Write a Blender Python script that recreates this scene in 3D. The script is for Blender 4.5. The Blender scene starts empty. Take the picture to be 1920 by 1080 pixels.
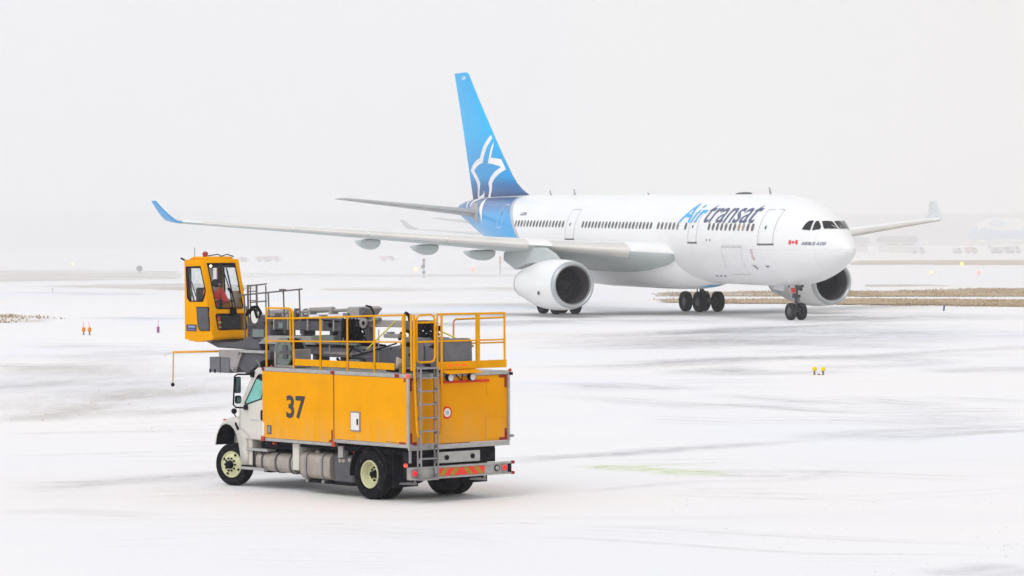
import bpy, bmesh, math, random
import numpy as np
from mathutils import Vector, Matrix
R = math.radians
S = bpy.context.scene
COL = S.collection
random.seed(7)

# ------------------------------------------------------------------ camera
cam = bpy.data.objects.new("camera", bpy.data.cameras.new("camera"))
COL.objects.link(cam)
cam.location = (0, 0, 5.2413)
cam.data.sensor_width = 36.0
cam.data.lens = 5884.2 / 1920 * 36
cam.data.clip_start = 0.5
cam.data.clip_end = 9000
cam.rotation_euler = (Matrix.Rotation(R(90 - 0.968), 4, 'X') @ Matrix.Rotation(R(-0.2746), 4, 'Z')).to_euler()
S.camera = cam

# ------------------------------------------------------------------ light
SUN_EL, SUN_AZ = 48.0, 215.0          # azimuth clockwise from +Y: behind the camera, to the left
w = bpy.data.worlds.new("World"); S.world = w; w.use_nodes = True
nt = w.node_tree; nt.nodes.clear()
def wn(t, **k):
    n = nt.nodes.new(t)
    for a, b in k.items(): setattr(n, a, b)
    return n
out = wn('ShaderNodeOutputWorld')
sky = wn('ShaderNodeTexSky', sky_type='NISHITA', sun_disc=False)
sky.sun_elevation = R(SUN_EL); sky.sun_rotation = R(SUN_AZ)
sky.air_density = 1.5; sky.dust_density = 4.0; sky.ozone_density = 1.0
hsv = wn('ShaderNodeHueSaturation'); hsv.inputs['Saturation'].default_value = 0.25
b1 = wn('ShaderNodeBackground'); b1.inputs['Strength'].default_value = 0.05
# the overcast layer: a nearly even, faintly mottled cloud deck, a little cooler to the left, warmer to the right
tc = wn('ShaderNodeTexCoord'); sep = wn('ShaderNodeSeparateXYZ')
rx = wn('ShaderNodeMapRange'); rx.inputs[1].default_value = -.22; rx.inputs[2].default_value = .22
mixc = wn('ShaderNodeMix', data_type='RGBA')
mixc.inputs[6].default_value = (.70, .725, .79, 1); mixc.inputs[7].default_value = (.665, .652, .63, 1)
cn = wn('ShaderNodeTexNoise'); cn.inputs['Scale'].default_value = 3.0; cn.inputs['Detail'].default_value = 3
cr = wn('ShaderNodeMapRange'); cr.inputs[1].default_value = .3; cr.inputs[2].default_value = .7; cr.inputs[3].default_value = .96; cr.inputs[4].default_value = 1.03
b2 = wn('ShaderNodeBackground')
mixs = wn('ShaderNodeAddShader')
L = nt.links.new
L(sky.outputs[0], hsv.inputs['Color']); L(hsv.outputs[0], b1.inputs[0])
L(tc.outputs['Generated'], sep.inputs[0]); L(sep.outputs[0], rx.inputs[0]); L(rx.outputs[0], mixc.inputs[0])
L(tc.outputs['Generated'], cn.inputs['Vector']); L(cn.outputs[0], cr.inputs[0])
L(mixc.outputs[2], b2.inputs[0]); L(cr.outputs[0], b2.inputs[1])
L(b1.outputs[0], mixs.inputs[0]); L(b2.outputs[0], mixs.inputs[1]); L(mixs.outputs[0], out.inputs[0])
sun = bpy.data.objects.new("sun", bpy.data.lights.new("sun", 'SUN')); COL.objects.link(sun)
sun.data.energy = 0.55; sun.data.angle = R(35); sun.data.color = (1, .965, .92)
sd = Vector((math.sin(R(SUN_AZ)) * math.cos(R(SUN_EL)), math.cos(R(SUN_AZ)) * math.cos(R(SUN_EL)), math.sin(R(SUN_EL))))
sun.rotation_euler = sd.to_track_quat('Z', 'Y').to_euler(); sun.location = (0, 0, 80)

S.view_settings.view_transform = 'Standard'; S.view_settings.look = 'None'
S.view_settings.exposure = 0.09; S.view_settings.gamma = 1.0
try: S.view_settings.use_curve_mapping = False
except Exception: pass
S.render.engine = 'CYCLES'
S.cycles.use_denoising = True
try: S.cycles.denoiser = 'OPENIMAGEDENOISE'
except Exception: pass
S.cycles.max_bounces = 8; S.cycles.volume_bounces = 2; S.cycles.transparent_max_bounces = 24
S.cycles.caustics_reflective = False; S.cycles.caustics_refractive = False

# ------------------------------------------------------------------ materials
def mat(name, rgb, rough=.5, metal=0, vary=.08, scale=3.0, bump=0.0, dirt=None, coat=0, salt=None):
    m = bpy.data.materials.new(name); m.use_nodes = True
    t = m.node_tree; p = t.nodes['Principled BSDF']
    p.inputs['Roughness'].default_value = rough; p.inputs['Metallic'].default_value = metal
    if coat: p.inputs['Coat Weight'].default_value = coat; p.inputs['Coat Roughness'].default_value = .15
    p.inputs['Specular IOR Level'].default_value = .03 if name.startswith(('yellow','orange','tyre','black')) else .25
    co = t.nodes.new('ShaderNodeTexCoord')
    n = t.nodes.new('ShaderNodeTexNoise'); n.inputs['Scale'].default_value = scale; n.inputs['Detail'].default_value = 6
    t.links.new(co.outputs['Object'], n.inputs['Vector'])
    r = t.nodes.new('ShaderNodeMapRange'); r.inputs[1].default_value = .3; r.inputs[2].default_value = .7
    r.inputs[3].default_value = 1 - vary; r.inputs[4].default_value = 1 + vary
    t.links.new(n.outputs[0], r.inputs[0])
    mu = t.nodes.new('ShaderNodeMix'); mu.data_type = 'RGBA'; mu.blend_type = 'MULTIPLY'; mu.inputs[0].default_value = 1
    mu.inputs[6].default_value = (*rgb, 1); t.links.new(r.outputs[0], mu.inputs[7])
    last = mu.outputs[2]
    if dirt:
        drgb, lo, hi, amt, dsc = dirt                        # patches of grime / salt with their own shape
        n2 = t.nodes.new('ShaderNodeTexNoise'); n2.inputs['Scale'].default_value = dsc; n2.inputs['Detail'].default_value = 8; n2.inputs['Roughness'].default_value = .65
        t.links.new(co.outputs['Object'], n2.inputs['Vector'])
        r2 = t.nodes.new('ShaderNodeMapRange'); r2.inputs[1].default_value = lo; r2.inputs[2].default_value = hi; r2.inputs[4].default_value = amt
        t.links.new(n2.outputs[0], r2.inputs[0])
        m2 = t.nodes.new('ShaderNodeMix'); m2.data_type = 'RGBA'; m2.inputs[7].default_value = (*drgb, 1)
        t.links.new(r2.outputs[0], m2.inputs[0]); t.links.new(last, m2.inputs[6]); last = m2.outputs[2]
    if salt:                                                     # road-salt film and runs, thick towards the sill
        z0, z1, srgb, amt = salt
        sp = t.nodes.new('ShaderNodeSeparateXYZ'); t.links.new(co.outputs['Object'], sp.inputs[0])
        rz = t.nodes.new('ShaderNodeMapRange'); rz.inputs[1].default_value = z1; rz.inputs[2].default_value = z0; t.links.new(sp.outputs[2], rz.inputs[0])
        mp = t.nodes.new('ShaderNodeMapping'); mp.inputs['Scale'].default_value = (9, 9, .9); t.links.new(co.outputs['Object'], mp.inputs[0])
        n4 = t.nodes.new('ShaderNodeTexNoise'); n4.inputs['Scale'].default_value = 1.0; n4.inputs['Detail'].default_value = 7; n4.inputs['Roughness'].default_value = .65; t.links.new(mp.outputs[0], n4.inputs['Vector'])
        r4 = t.nodes.new('ShaderNodeMapRange'); r4.inputs[1].default_value = .38; r4.inputs[2].default_value = .68; r4.inputs[4].default_value = amt; t.links.new(n4.outputs[0], r4.inputs[0])
        ml = t.nodes.new('ShaderNodeMath'); ml.operation = 'MULTIPLY'; t.links.new(rz.outputs[0], ml.inputs[0]); t.links.new(r4.outputs[0], ml.inputs[1])
        m4 = t.nodes.new('ShaderNodeMix'); m4.data_type = 'RGBA'; m4.inputs[7].default_value = (*srgb, 1)
        t.links.new(ml.outputs[0], m4.inputs[0]); t.links.new(last, m4.inputs[6]); last = m4.outputs[2]
    t.links.new(last, p.inputs['Base Color'])
    if bump:
        b = t.nodes.new('ShaderNodeBump'); b.inputs['Strength'].default_value = bump; b.inputs['Distance'].default_value = .02
        n3 = t.nodes.new('ShaderNodeTexNoise'); n3.inputs['Scale'].default_value = scale * 6; n3.inputs['Detail'].default_value = 4
        t.links.new(co.outputs['Object'], n3.inputs['Vector']); t.links.new(n3.outputs[0], b.inputs['Height']); t.links.new(b.outputs[0], p.inputs['Normal'])
    return m
def glass(name, tint, gloss=.12, trans=.8):
    m = bpy.data.materials.new(name); m.use_nodes = True
    t = m.node_tree; t.nodes.clear()
    o = t.nodes.new('ShaderNodeOutputMaterial'); a = t.nodes.new('ShaderNodeBsdfTransparent'); b = t.nodes.new('ShaderNodeBsdfGlossy')
    x = t.nodes.new('ShaderNodeMixShader'); lw = t.nodes.new('ShaderNodeLayerWeight'); lw.inputs[0].default_value = .5
    pw = t.nodes.new('ShaderNodeMath'); pw.operation = 'POWER'; pw.inputs[1].default_value = 4.0; t.links.new(lw.outputs['Facing'], pw.inputs[0])
    fr = t.nodes.new('ShaderNodeMapRange'); fr.inputs[3].default_value = .035; fr.inputs[4].default_value = .8; t.links.new(pw.outputs[0], fr.inputs[0])
    n = t.nodes.new('ShaderNodeTexNoise'); n.inputs['Scale'].default_value = 4
    mr = t.nodes.new('ShaderNodeMapRange'); mr.inputs[3].default_value = .9; mr.inputs[4].default_value = 1.05
    mx = t.nodes.new('ShaderNodeMix'); mx.data_type = 'RGBA'; mx.blend_type = 'MULTIPLY'; mx.inputs[0].default_value = 1
    mx.inputs[6].default_value = (*[c * trans for c in tint], 1)
    t.links.new(n.outputs[0], mr.inputs[0]); t.links.new(mr.outputs[0], mx.inputs[7]); t.links.new(mx.outputs[2], a.inputs[0])
    b.inputs['Roughness'].default_value = .03
    t.links.new(fr.outputs[0], x.inputs[0]); t.links.new(a.outputs[0], x.inputs[1]); t.links.new(b.outputs[0], x.inputs[2]); t.links.new(x.outputs[0], o.inputs[0])
    return m
def lamp_mat(name, rgb, strength):
    m = bpy.data.materials.new(name); m.use_nodes = True
    p = m.node_tree.nodes['Principled BSDF']; p.inputs['Base Color'].default_value = (*rgb, 1)
    p.inputs['Emission Color'].default_value = (*rgb, 1); p.inputs['Emission Strength'].default_value = strength
    return m
GR = (.34, .30, .26)
M = dict(
 yellow=mat('yellow_paint', (.79, .335, .0005), .45, 0, .05, 1.6, .02, ((.60, .24, .02), .52, .80, .30, 2.5), salt=(1.05, 1.75, (.58, .42, .22), .42)),
 yellow2=mat('yellow_rail_paint', (.74, .33, .001), .5, 0, .08, 4),
 orange=mat('orange_yellow_paint', (.77, .31, .0005), .45, 0, .05, 1.5, .02, ((.5, .22, .04), .55, .8, .3, 3), salt=(1.05, 1.9, (.52, .36, .18), .5)),  # truck yellow again, with the rear face's shade put into the colour
 white=mat('white_cab_paint', (.60, .58, .53), .35, 0, .05, 2, 0, ((.42, .38, .32), .5, .78, .5, 3), .2, salt=(.5, 1.6, (.36, .31, .25), .6)),
 grey=mat('grey_boom_paint', (.135, .135, .15), .5, 0, .12, 3, 0, ((.26, .26, .27), .55, .8, .4, 4)),
 greyl=mat('pale_grey_boom_paint', (.30, .285, .27), .5, 0, .12, 3, 0, ((.18, .17, .16), .5, .75, .5, 5)),
 railg=mat('thin_rail_grey', (.13, .115, .11), .5, 0, .1, 4),
 greyd=mat('dark_grey_boom_paint', (.085, .085, .098), .55, 0, .15, 3, 0, ((.17, .17, .18), .55, .8, .4, 4)),
 green=mat('grey_green_paint', (.155, .19, .175), .5, 0, .1, 3),
 alu=mat('dull_aluminium', (.40, .395, .385), .42, .35, .12, 5, 0, ((.26, .24, .22), .5, .8, .6, 6)),
 tank=mat('brushed_tank_metal', (.40, .36, .31), .42, .3, .1, 4, 0, (GR, .45, .8, .7, 3), salt=(.25, .9, (.24, .21, .18), .8)),
 steel=mat('galvanised_steel', (.28, .27, .28), .5, .3, .15, 6),
 black=mat('black_chassis', (.011, .011, .016), .6, 0, .3, 5, 0, ((.09, .085, .085), .5, .85, .6, 4)),
 rubber=mat('tyre_rubber', (.011, .011, .014), .75, 0, .25, 8, .1, ((.34, .34, .36), .58, .85, .4, 14)),
 rim=mat('cream_rim_paint', (.60, .60, .36), .42, 0, .06, 5, 0, ((.36, .35, .27), .52, .8, .6, 4)),
 hose=mat('black_hose', (.012, .012, .015), .5, 0, .1, 5),
 red=mat('red_marker', (.26, .008, .014), .5),
 redl=mat('red_orange_marker', (.50, .055, .015), .4),
 stripe=mat('red_stripe', (.66, .03, .004), .45),
 chevr=mat('chevron_red', (.84, .045, .03), .4), chevo=mat('chevron_olive', (.33, .25, .02), .4),
 ink=mat('dark_lettering', (.045, .04, .04), .55), white2=mat('white_panel', (.72, .71, .68), .45, 0, .04),
 navy=mat('dark_blue_plate', (.05, .05, .12), .5), blueink=mat('pale_blue_plate_ink', (.25, .3, .5), .5),
 glass_teal=glass('teal_cab_glass', (.56, .90, .84), .1, .92), glass_cab=glass('clear_cab_glass', (.95, .97, .98), .1, .97),
 mirror=mat('mirror_glass', (.10, .19, .20), .08, .6, .05),
 tail=lamp_mat('lit_tail_lamp', (.75, .015, .02), .38), taildim=lamp_mat('lit_marker_lamp', (1, .06, .035), .95),
 beacon=mat('red_beacon', (.35, .05, .03), .3), lens=mat('lamp_lens', (.65, .65, .66), .15),
 cabin_lamp=lamp_mat('cab_lamp', (1, .93, .75), 2.2),
 jacket=mat('red_jacket', (.86, .06, .04), .7, 0, .15, 8), dark_cloth=mat('dark_workwear', (.03, .034, .05), .8, 0, .2, 8),
 skin=mat('skin', (.50, .32, .24), .55), hivis=mat('hi_vis_band', (.70, .62, .08), .5), hair=mat('dark_hood', (.02, .022, .03), .85),
 card=mat('brown_board', (.42, .33, .24), .7), cream=mat('cream_pillar', (.62, .60, .54), .5),
 tyreair=mat('aircraft_tyre', (.022, .021, .024), .75, 0, .2, 4), gear=mat('gear_metal', (.10, .10, .105), .5, .2, .2, 4),
 gearw=mat('gear_door_white', (.55, .56, .57), .45), acw=mat('aircraft_white', (.77, .77, .765), .3, 0, .02, .4, 0, ((.66, .66, .64), .56, .8, .35, .6), .3),
 wing=mat('wing_grey_paint', (.46, .50, .49), .4, 0, .05, .6, 0, ((.38, .40, .40), .5, .8, .4, 1.2)),
 slat=mat('slat_metal', (.63, .61, .58), .42, .15, .05, .8), wtop=mat('wing_top_paint', (.76, .76, .75), .4, 0, .03, .5),
 wlin=mat('winglet_inner_paint', (.58, .595, .60), .45), lip=mat('engine_lip_metal', (.44, .46, .47), .36, .55, .05, 1), inlet=mat('engine_inlet_lining', (.075, .068, .075), .6, 0, .08, 1),
 fan=mat('fan_blade_metal', (.04, .034, .045), .45, .3, .1, 2), exh=mat('exhaust_metal', (.20, .185, .17), .4, .7, .1, 2),
 stab=mat('tailplane_grey', (.36, .36, .36), .42, 0, .05, 1), blue=mat('sky_blue_paint', (.02, .32, .68), .35, 0, .03, .6, 0, None, .08),
 ltrblue=mat('light_blue_lettering', (.06, .40, .76), .4), ltrnavy=mat('navy_lettering', (.10, .12, .20), .45),
 wink=mat('window_glass_dark', (.12, .115, .115), .22), wink2=mat('window_blind_grey', (.22, .21, .20), .3), wink3=mat('window_blind_tan', (.34, .25, .19), .4), cock=mat('cockpit_glass', (.012, .015, .018), .08), frame=mat('window_frame_grey', (.42, .42, .42), .5),
 line=mat('panel_line_grey', (.36, .36, .37), .6), sill=mat('door_sill_metal', (.13, .13, .14), .5), logo=mat('white_logo_paint', (.78, .78, .79), .35),
 flagr=mat('flag_red', (.72, .05, .05), .5), pink=mat('faded_red_marks', (.60, .30, .30), .6),
 slush=mat('brown_grey_slush', (.68, .63, .60), .85, 0, .15, 3, .2), snowm=mat('packed_snow', (.82, .83, .86), .85, 0, .05, 4, .2),
 mk_or=mat('orange_marker', (.80, .26, .02), .5), mk_yel=mat('yellow_marker', (.85, .62, .01), .45), mk_pink=mat('pink_whip', (.85, .22, .27), .5),
 mk_brown=mat('brown_stem', (.25, .16, .08), .7), mk_blue=mat('blue_marker', (.03, .10, .25), .5), mk_purple=mat('purple_base', (.32, .10, .24), .5), postw=mat('grey_post', (.45, .44, .44), .6), postr=mat('dull_red_post', (.32, .10, .10), .6), posto=mat('dull_orange_post', (.60, .26, .07), .6),
 amber=lamp_mat('amber_lamp', (1, .43, .06), 2.4), amber2=lamp_mat('pale_amber_lamp', (1, .52, .13), 2.0), redlamp=lamp_mat('red_lamp', (1, .13, .10), 2.6),
 bld=mat('far_wall_grey', (.20, .20, .225), .8, 0, .08, .05), bldr=mat('far_roof', (.24, .24, .26), .8, 0, .05, .05), bldp=mat('far_wall_pale', (.60, .60, .58), .8), dk=mat('far_dark', (.10, .10, .11), .7), bldw=mat('far_window_band', (.16, .16, .19), .5),
 klm=mat('pale_blue_hull', (.10, .33, .62), .4), truckred=mat('dull_red_truck', (.58, .33, .30), .5), truckgrey=mat('grey_van', (.50, .50, .52), .5), finred=mat('red_fin', (.55, .06, .07), .4),
 pale_spot=mat('pale_blue_spot', (.38,.47,.60), .5), grassb=mat('dry_grass_blade', (.40, .29, .16), .8, 0, .3, 1.2),
)

# ------------------------------------------------------------------ mesh helpers
class MB:
    def __init__(s): s.v = []; s.f = []; s.m = []
    def add(s, vs, fs, mi=0):
        o = len(s.v); s.v += [tuple(map(float, p)) for p in vs]
        for f in fs: s.f.append([o + i for i in f]); s.m.append(mi)
        return s
    def box(s, a, b, mi=0):
        (x0, y0, z0), (x1, y1, z1) = a, b
        return s.add([(x0,y0,z0),(x1,y0,z0),(x1,y1,z0),(x0,y1,z0),(x0,y0,z1),(x1,y0,z1),(x1,y1,z1),(x0,y1,z1)],
                     [(0,3,2,1),(4,5,6,7),(0,1,5,4),(1,2,6,5),(2,3,7,6),(3,0,4,7)], mi)
    def prism(s, poly, ax, a, b, mi=0):
        n = len(poly)
        def p(q, t): return {'x': (t, q[0], q[1]), 'y': (q[0], t, q[1]), 'z': (q[0], q[1], t)}[ax]
        return s.add([p(q, a) for q in poly] + [p(q, b) for q in poly],
                     [list(range(n))[::-1], list(range(n, 2*n))] + [(i, (i+1) % n, n+(i+1) % n, n+i) for i in range(n)], mi)
    def tube(s, pts, r, n=8, mi=0, cap=True):
        P = [Vector(p) for p in pts]; rr = r if isinstance(r, (list, tuple)) else [r] * len(P)
        t0 = (P[1] - P[0]).normalized(); u = t0.orthogonal().normalized(); vs = []
        for i, p in enumerate(P):
            t = ((P[min(i+1, len(P)-1)] - P[max(i-1, 0)])).normalized()
            u = (u - t * u.dot(t)).normalized(); w_ = t.cross(u)
            for k in range(n):
                a = 2*math.pi*k/n; vs.append(p + (u*math.cos(a) + w_*math.sin(a)) * rr[i])
        fs = [(i*n+k, i*n+(k+1) % n, (i+1)*n+(k+1) % n, (i+1)*n+k) for i in range(len(P)-1) for k in range(n)]
        if cap: fs += [list(range(n))[::-1], [(len(P)-1)*n+k for k in range(n)]]
        return s.add(vs, fs, mi)
    def bar(s, p, q, wd, hg, mi=0, up=(0,0,1)):
        p, q = Vector(p), Vector(q); t = (q-p).normalized(); a = t.cross(Vector(up))
        if a.length < 1e-4: a = t.cross(Vector((1,0,0)))
        a = a.normalized()*wd/2; b = a.cross(t).normalized()*hg/2
        vs = [p-a-b, p+a-b, p+a+b, p-a+b, q-a-b, q+a-b, q+a+b, q-a+b]
        return s.add(vs, [(0,3,2,1),(4,5,6,7),(0,1,5,4),(1,2,6,5),(2,3,7,6),(3,0,4,7)], mi)
    def lathe(s, c, ax, prof, n=24, mi=0, mis=None):
        c = Vector(c); t = Vector(ax).normalized(); u = t.orthogonal().normalized(); w_ = t.cross(u); vs = []
        for (d, r) in prof:
            for k in range(n):
                a = 2*math.pi*k/n; vs.append(c + t*d + (u*math.cos(a)+w_*math.sin(a))*max(r, 1e-4))
        o = len(s.v); s.v += [tuple(p) for p in vs]
        for i in range(len(prof)-1):
            for k in range(n):
                s.f.append([o+i*n+k, o+i*n+(k+1) % n, o+(i+1)*n+(k+1) % n, o+(i+1)*n+k]); s.m.append(mis[i] if mis else mi)
        return s
    def ring(s, outer, inner, mi=0):
        n = len(outer); return s.add(list(outer)+list(inner), [(i, (i+1) % n, n+(i+1) % n, n+i) for i in range(n)], mi)
    def sphere(s, c, r, n=12, mi=0, sz=1):
        return s.lathe(c, (0,0,1), [(-r*sz*math.cos(math.pi*i/n), r*math.sin(math.pi*i/n)) for i in range(n+1)], n, mi)
    def build(s, name, mats, parent=None, smooth=False, bevel=0, seg=2, solid=0, label=None, sub=0, ang=40, normals=True):
        me = bpy.data.meshes.new(name); me.from_pydata(s.v, [], s.f)
        if not isinstance(mats, (list, tuple)): mats = [mats]
        for m_ in mats: me.materials.append(m_)
        for p, mi in zip(me.polygons, s.m): p.material_index = mi
        if normals:
            bm = bmesh.new(); bm.from_mesh(me); bmesh.ops.remove_doubles(bm, verts=bm.verts, dist=1e-5)
            bmesh.ops.recalc_face_normals(bm, faces=bm.faces); bm.to_mesh(me); bm.free()
        o = bpy.data.objects.new(name, me); COL.objects.link(o)
        if parent: o.parent = parent
        if solid:
            d = o.modifiers.new('solid', 'SOLIDIFY'); d.thickness = solid; d.offset = 0
        if bevel:
            d = o.modifiers.new('bevel', 'BEVEL'); d.width = bevel; d.segments = seg; d.limit_method = 'ANGLE'; d.angle_limit = R(ang)
        if sub:
            d = o.modifiers.new('sub', 'SUBSURF'); d.levels = sub; d.render_levels = sub
        if smooth or bevel:
            for p in me.polygons: p.use_smooth = True
            try: me.set_sharp_from_angle(angle=R(ang))
            except Exception: pass
        if label: o['label'] = label
        return o
def empty(name, loc=(0,0,0), rz=0, parent=None):
    o = bpy.data.objects.new(name, None); COL.objects.link(o); o.location = loc; o.rotation_euler = (0,0,rz); o.empty_display_size = .2
    if parent: o.parent = parent
    return o
def tag(o, label=None, cat=None, group=None, kind=None):
    for k, v_ in (('label', label), ('category', cat), ('group', group), ('kind', kind)):
        if v_: o[k] = v_
    return o
def kids(o): return [c for c in bpy.data.objects if c.parent == o]
def copy_tree(o, parent=None, skip=()):
    c = o.copy(); COL.objects.link(c); c.parent = parent
    for ch in kids(o):
        if ch.name.split('.')[0] not in skip: copy_tree(ch, c, skip)
    return c
def text2d(body, offset=0.0):
    cu = bpy.data.curves.new('lettering', 'FONT'); cu.body = body; cu.offset = offset; cu.resolution_u = 4
    o = bpy.data.objects.new('lettering', cu); COL.objects.link(o)
    dg = bpy.context.evaluated_depsgraph_get(); e = o.evaluated_get(dg); me = e.to_mesh()
    vs = [(v.co.x, v.co.y) for v in me.vertices]; fs = [list(p.vertices) for p in me.polygons]
    e.to_mesh_clear(); bpy.data.objects.remove(o); bpy.data.curves.remove(cu)
    a = np.array(vs); lo, hi = a.min(0), a.max(0)
    return (a - lo) / (hi - lo), fs, (hi - lo)[0] / (hi - lo)[1]
def decal(vs, fs, fn, grid=0, name='lettering', m=None, parent=None, gx=0):
    """a flat 2-D outline laid on a surface: cut into a grid, then each vertex moved on to the surface by fn"""
    bm = bmesh.new(); bv = [bm.verts.new((p[0], p[1], 0)) for p in vs]
    for f in fs:
        try: bm.faces.new([bv[i] for i in f])
        except ValueError: pass
    bmesh.ops.triangulate(bm, faces=bm.faces)
    a = np.array([(p[0], p[1]) for p in vs]); lo, hi = a.min(0), a.max(0)
    if gx:
        for x in np.arange(lo[0]+gx/2, hi[0], gx): bmesh.ops.bisect_plane(bm, geom=bm.verts[:]+bm.edges[:]+bm.faces[:], plane_co=(x,0,0), plane_no=(1,0,0))
    if grid:
        for z in np.arange(lo[1]+grid/2, hi[1], grid): bmesh.ops.bisect_plane(bm, geom=bm.verts[:]+bm.edges[:]+bm.faces[:], plane_co=(0,z,0), plane_no=(0,1,0))
    for v in bm.verts: v.co = fn(v.co.x, v.co.y)
    bmesh.ops.recalc_face_normals(bm, faces=bm.faces)
    me = bpy.data.meshes.new(name); bm.to_mesh(me); bm.free(); me.materials.append(m)
    o = bpy.data.objects.new(name, me); COL.objects.link(o)
    if parent: o.parent = parent
    return o
def arc(c, r, a0, a1, n): return [(c[0]+r*math.cos(R(a0+(a1-a0)*i/n)), c[1]+r*math.sin(R(a0+(a1-a0)*i/n))) for i in range(n+1)]
def rrect(x0, z0, x1, z1, r, n=3):
    return arc((x1-r,z1-r),r,0,90,n)+arc((x0+r,z1-r),r,90,180,n)+arc((x0+r,z0+r),r,180,270,n)+arc((x1-r,z0+r),r,270,360,n)

# ------------------------------------------------------------------ ground, air
def ground_mat():
    m = bpy.data.materials.new('snow_covered_apron'); m.use_nodes = True
    t = m.node_tree; p = t.nodes['Principled BSDF']; p.inputs['Roughness'].default_value = .8; p.inputs['Specular IOR Level'].default_value = .25
    co = t.nodes.new('ShaderNodeTexCoord'); N = t.nodes.new; K = t.links.new
    def noise(scale, det=5, rough=.55, st=(1,1,1), rot=0):
        mp = N('ShaderNodeMapping'); mp.inputs['Scale'].default_value = st; mp.inputs['Rotation'].default_value = (0,0,R(rot))
        K(co.outputs['Object'], mp.inputs[0]); n = N('ShaderNodeTexNoise'); n.inputs['Scale'].default_value = scale; n.inputs['Detail'].default_value = det; n.inputs['Roughness'].default_value = rough
        K(mp.outputs[0], n.inputs['Vector']); return n.outputs[0]
    def rng(s, a, b, c, d):
        r = N('ShaderNodeMapRange'); r.interpolation_type = 'SMOOTHSTEP'
        for i, v_ in enumerate((a, b, c, d)): r.inputs[1+i].default_value = v_
        K(s, r.inputs[0]); return r.outputs[0]
    def mix(f, a, b):
        x = N('ShaderNodeMix'); x.data_type = 'RGBA'
        K(f, x.inputs[0])
        if isinstance(a, tuple): x.inputs[6].default_value = (*a, 1)
        else: K(a, x.inputs[6])
        x.inputs[7].default_value = (*b, 1); return x.outputs[2]
    c = mix(rng(noise(.035, 4), .38, .64, 0, 1), (.80, .778, .77), (.765, .772, .80))
    c = mix(rng(noise(.09, 8, .62, (.5, 1.6, 1), 12), .54, .80, 0, .30), c, (.62, .62, .65))      # thin, scoured patches
    c = mix(rng(noise(.5, 7, .65, (.06, 1, 1), 9), .56, .80, 0, .34), c, (.58, .57, .60))         # long wheel streaks
    c = mix(rng(noise(.5, 7, .65, (.05, 1, 1), -24), .60, .82, 0, .28), c, (.60, .58, .59))
    c = mix(rng(noise(2.6, 6, .7), .62, .80, 0, .38), c, (.62, .56, .52))                          # crumbs of brown slush
    K(c, p.inputs['Base Color'])
    b = N('ShaderNodeBump'); b.inputs['Strength'].default_value = .35; b.inputs['Distance'].default_value = .05
    K(noise(3.2, 8, .65), b.inputs['Height']); K(b.outputs[0], p.inputs['Normal'])
    return m
g = MB().add([(-2600,-200,0),(2600,-200,0),(2600,4200,0),(-2600,4200,0)], [(0,1,2,3)]).build('ground', ground_mat())
tag(g, 'snow covered airport apron reaching to the horizon', 'ground', kind='structure')

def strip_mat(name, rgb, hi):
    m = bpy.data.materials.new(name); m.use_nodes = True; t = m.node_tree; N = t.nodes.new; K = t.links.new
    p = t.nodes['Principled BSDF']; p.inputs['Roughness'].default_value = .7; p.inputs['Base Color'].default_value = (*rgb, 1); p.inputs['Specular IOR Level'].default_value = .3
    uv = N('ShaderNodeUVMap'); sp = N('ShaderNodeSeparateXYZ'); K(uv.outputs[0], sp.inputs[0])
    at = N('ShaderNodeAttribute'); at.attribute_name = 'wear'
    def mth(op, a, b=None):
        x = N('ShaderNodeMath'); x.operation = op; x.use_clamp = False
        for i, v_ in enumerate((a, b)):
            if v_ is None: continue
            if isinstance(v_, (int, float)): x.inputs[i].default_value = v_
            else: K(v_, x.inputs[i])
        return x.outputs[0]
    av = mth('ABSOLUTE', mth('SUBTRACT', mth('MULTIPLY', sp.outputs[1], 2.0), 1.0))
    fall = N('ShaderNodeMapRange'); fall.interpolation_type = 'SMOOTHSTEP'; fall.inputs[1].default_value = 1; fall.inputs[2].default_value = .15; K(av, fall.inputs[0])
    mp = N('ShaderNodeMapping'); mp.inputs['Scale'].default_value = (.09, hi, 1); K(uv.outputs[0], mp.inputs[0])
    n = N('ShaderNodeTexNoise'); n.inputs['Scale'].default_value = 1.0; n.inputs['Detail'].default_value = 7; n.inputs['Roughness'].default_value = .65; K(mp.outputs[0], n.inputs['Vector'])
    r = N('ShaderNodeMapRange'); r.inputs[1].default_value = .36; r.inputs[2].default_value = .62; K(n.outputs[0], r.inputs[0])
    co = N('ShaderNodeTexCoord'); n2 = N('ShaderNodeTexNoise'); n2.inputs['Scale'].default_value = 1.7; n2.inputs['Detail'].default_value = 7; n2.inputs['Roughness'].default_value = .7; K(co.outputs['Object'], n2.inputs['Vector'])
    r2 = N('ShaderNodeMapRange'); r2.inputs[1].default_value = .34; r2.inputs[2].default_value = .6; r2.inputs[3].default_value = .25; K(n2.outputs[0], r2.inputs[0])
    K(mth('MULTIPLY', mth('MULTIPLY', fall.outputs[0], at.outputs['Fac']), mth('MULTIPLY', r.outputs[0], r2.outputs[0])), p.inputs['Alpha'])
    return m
TRACKMATS = {'g': strip_mat('scraped_grey_and_shade', (.36, .36, .395), 3.2), 'b': strip_mat('brown_slush', (.40, .335, .29), 2.6), 'n': strip_mat('yellow_green_fluid', (.66, .78, .38), 2.0)}
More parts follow.
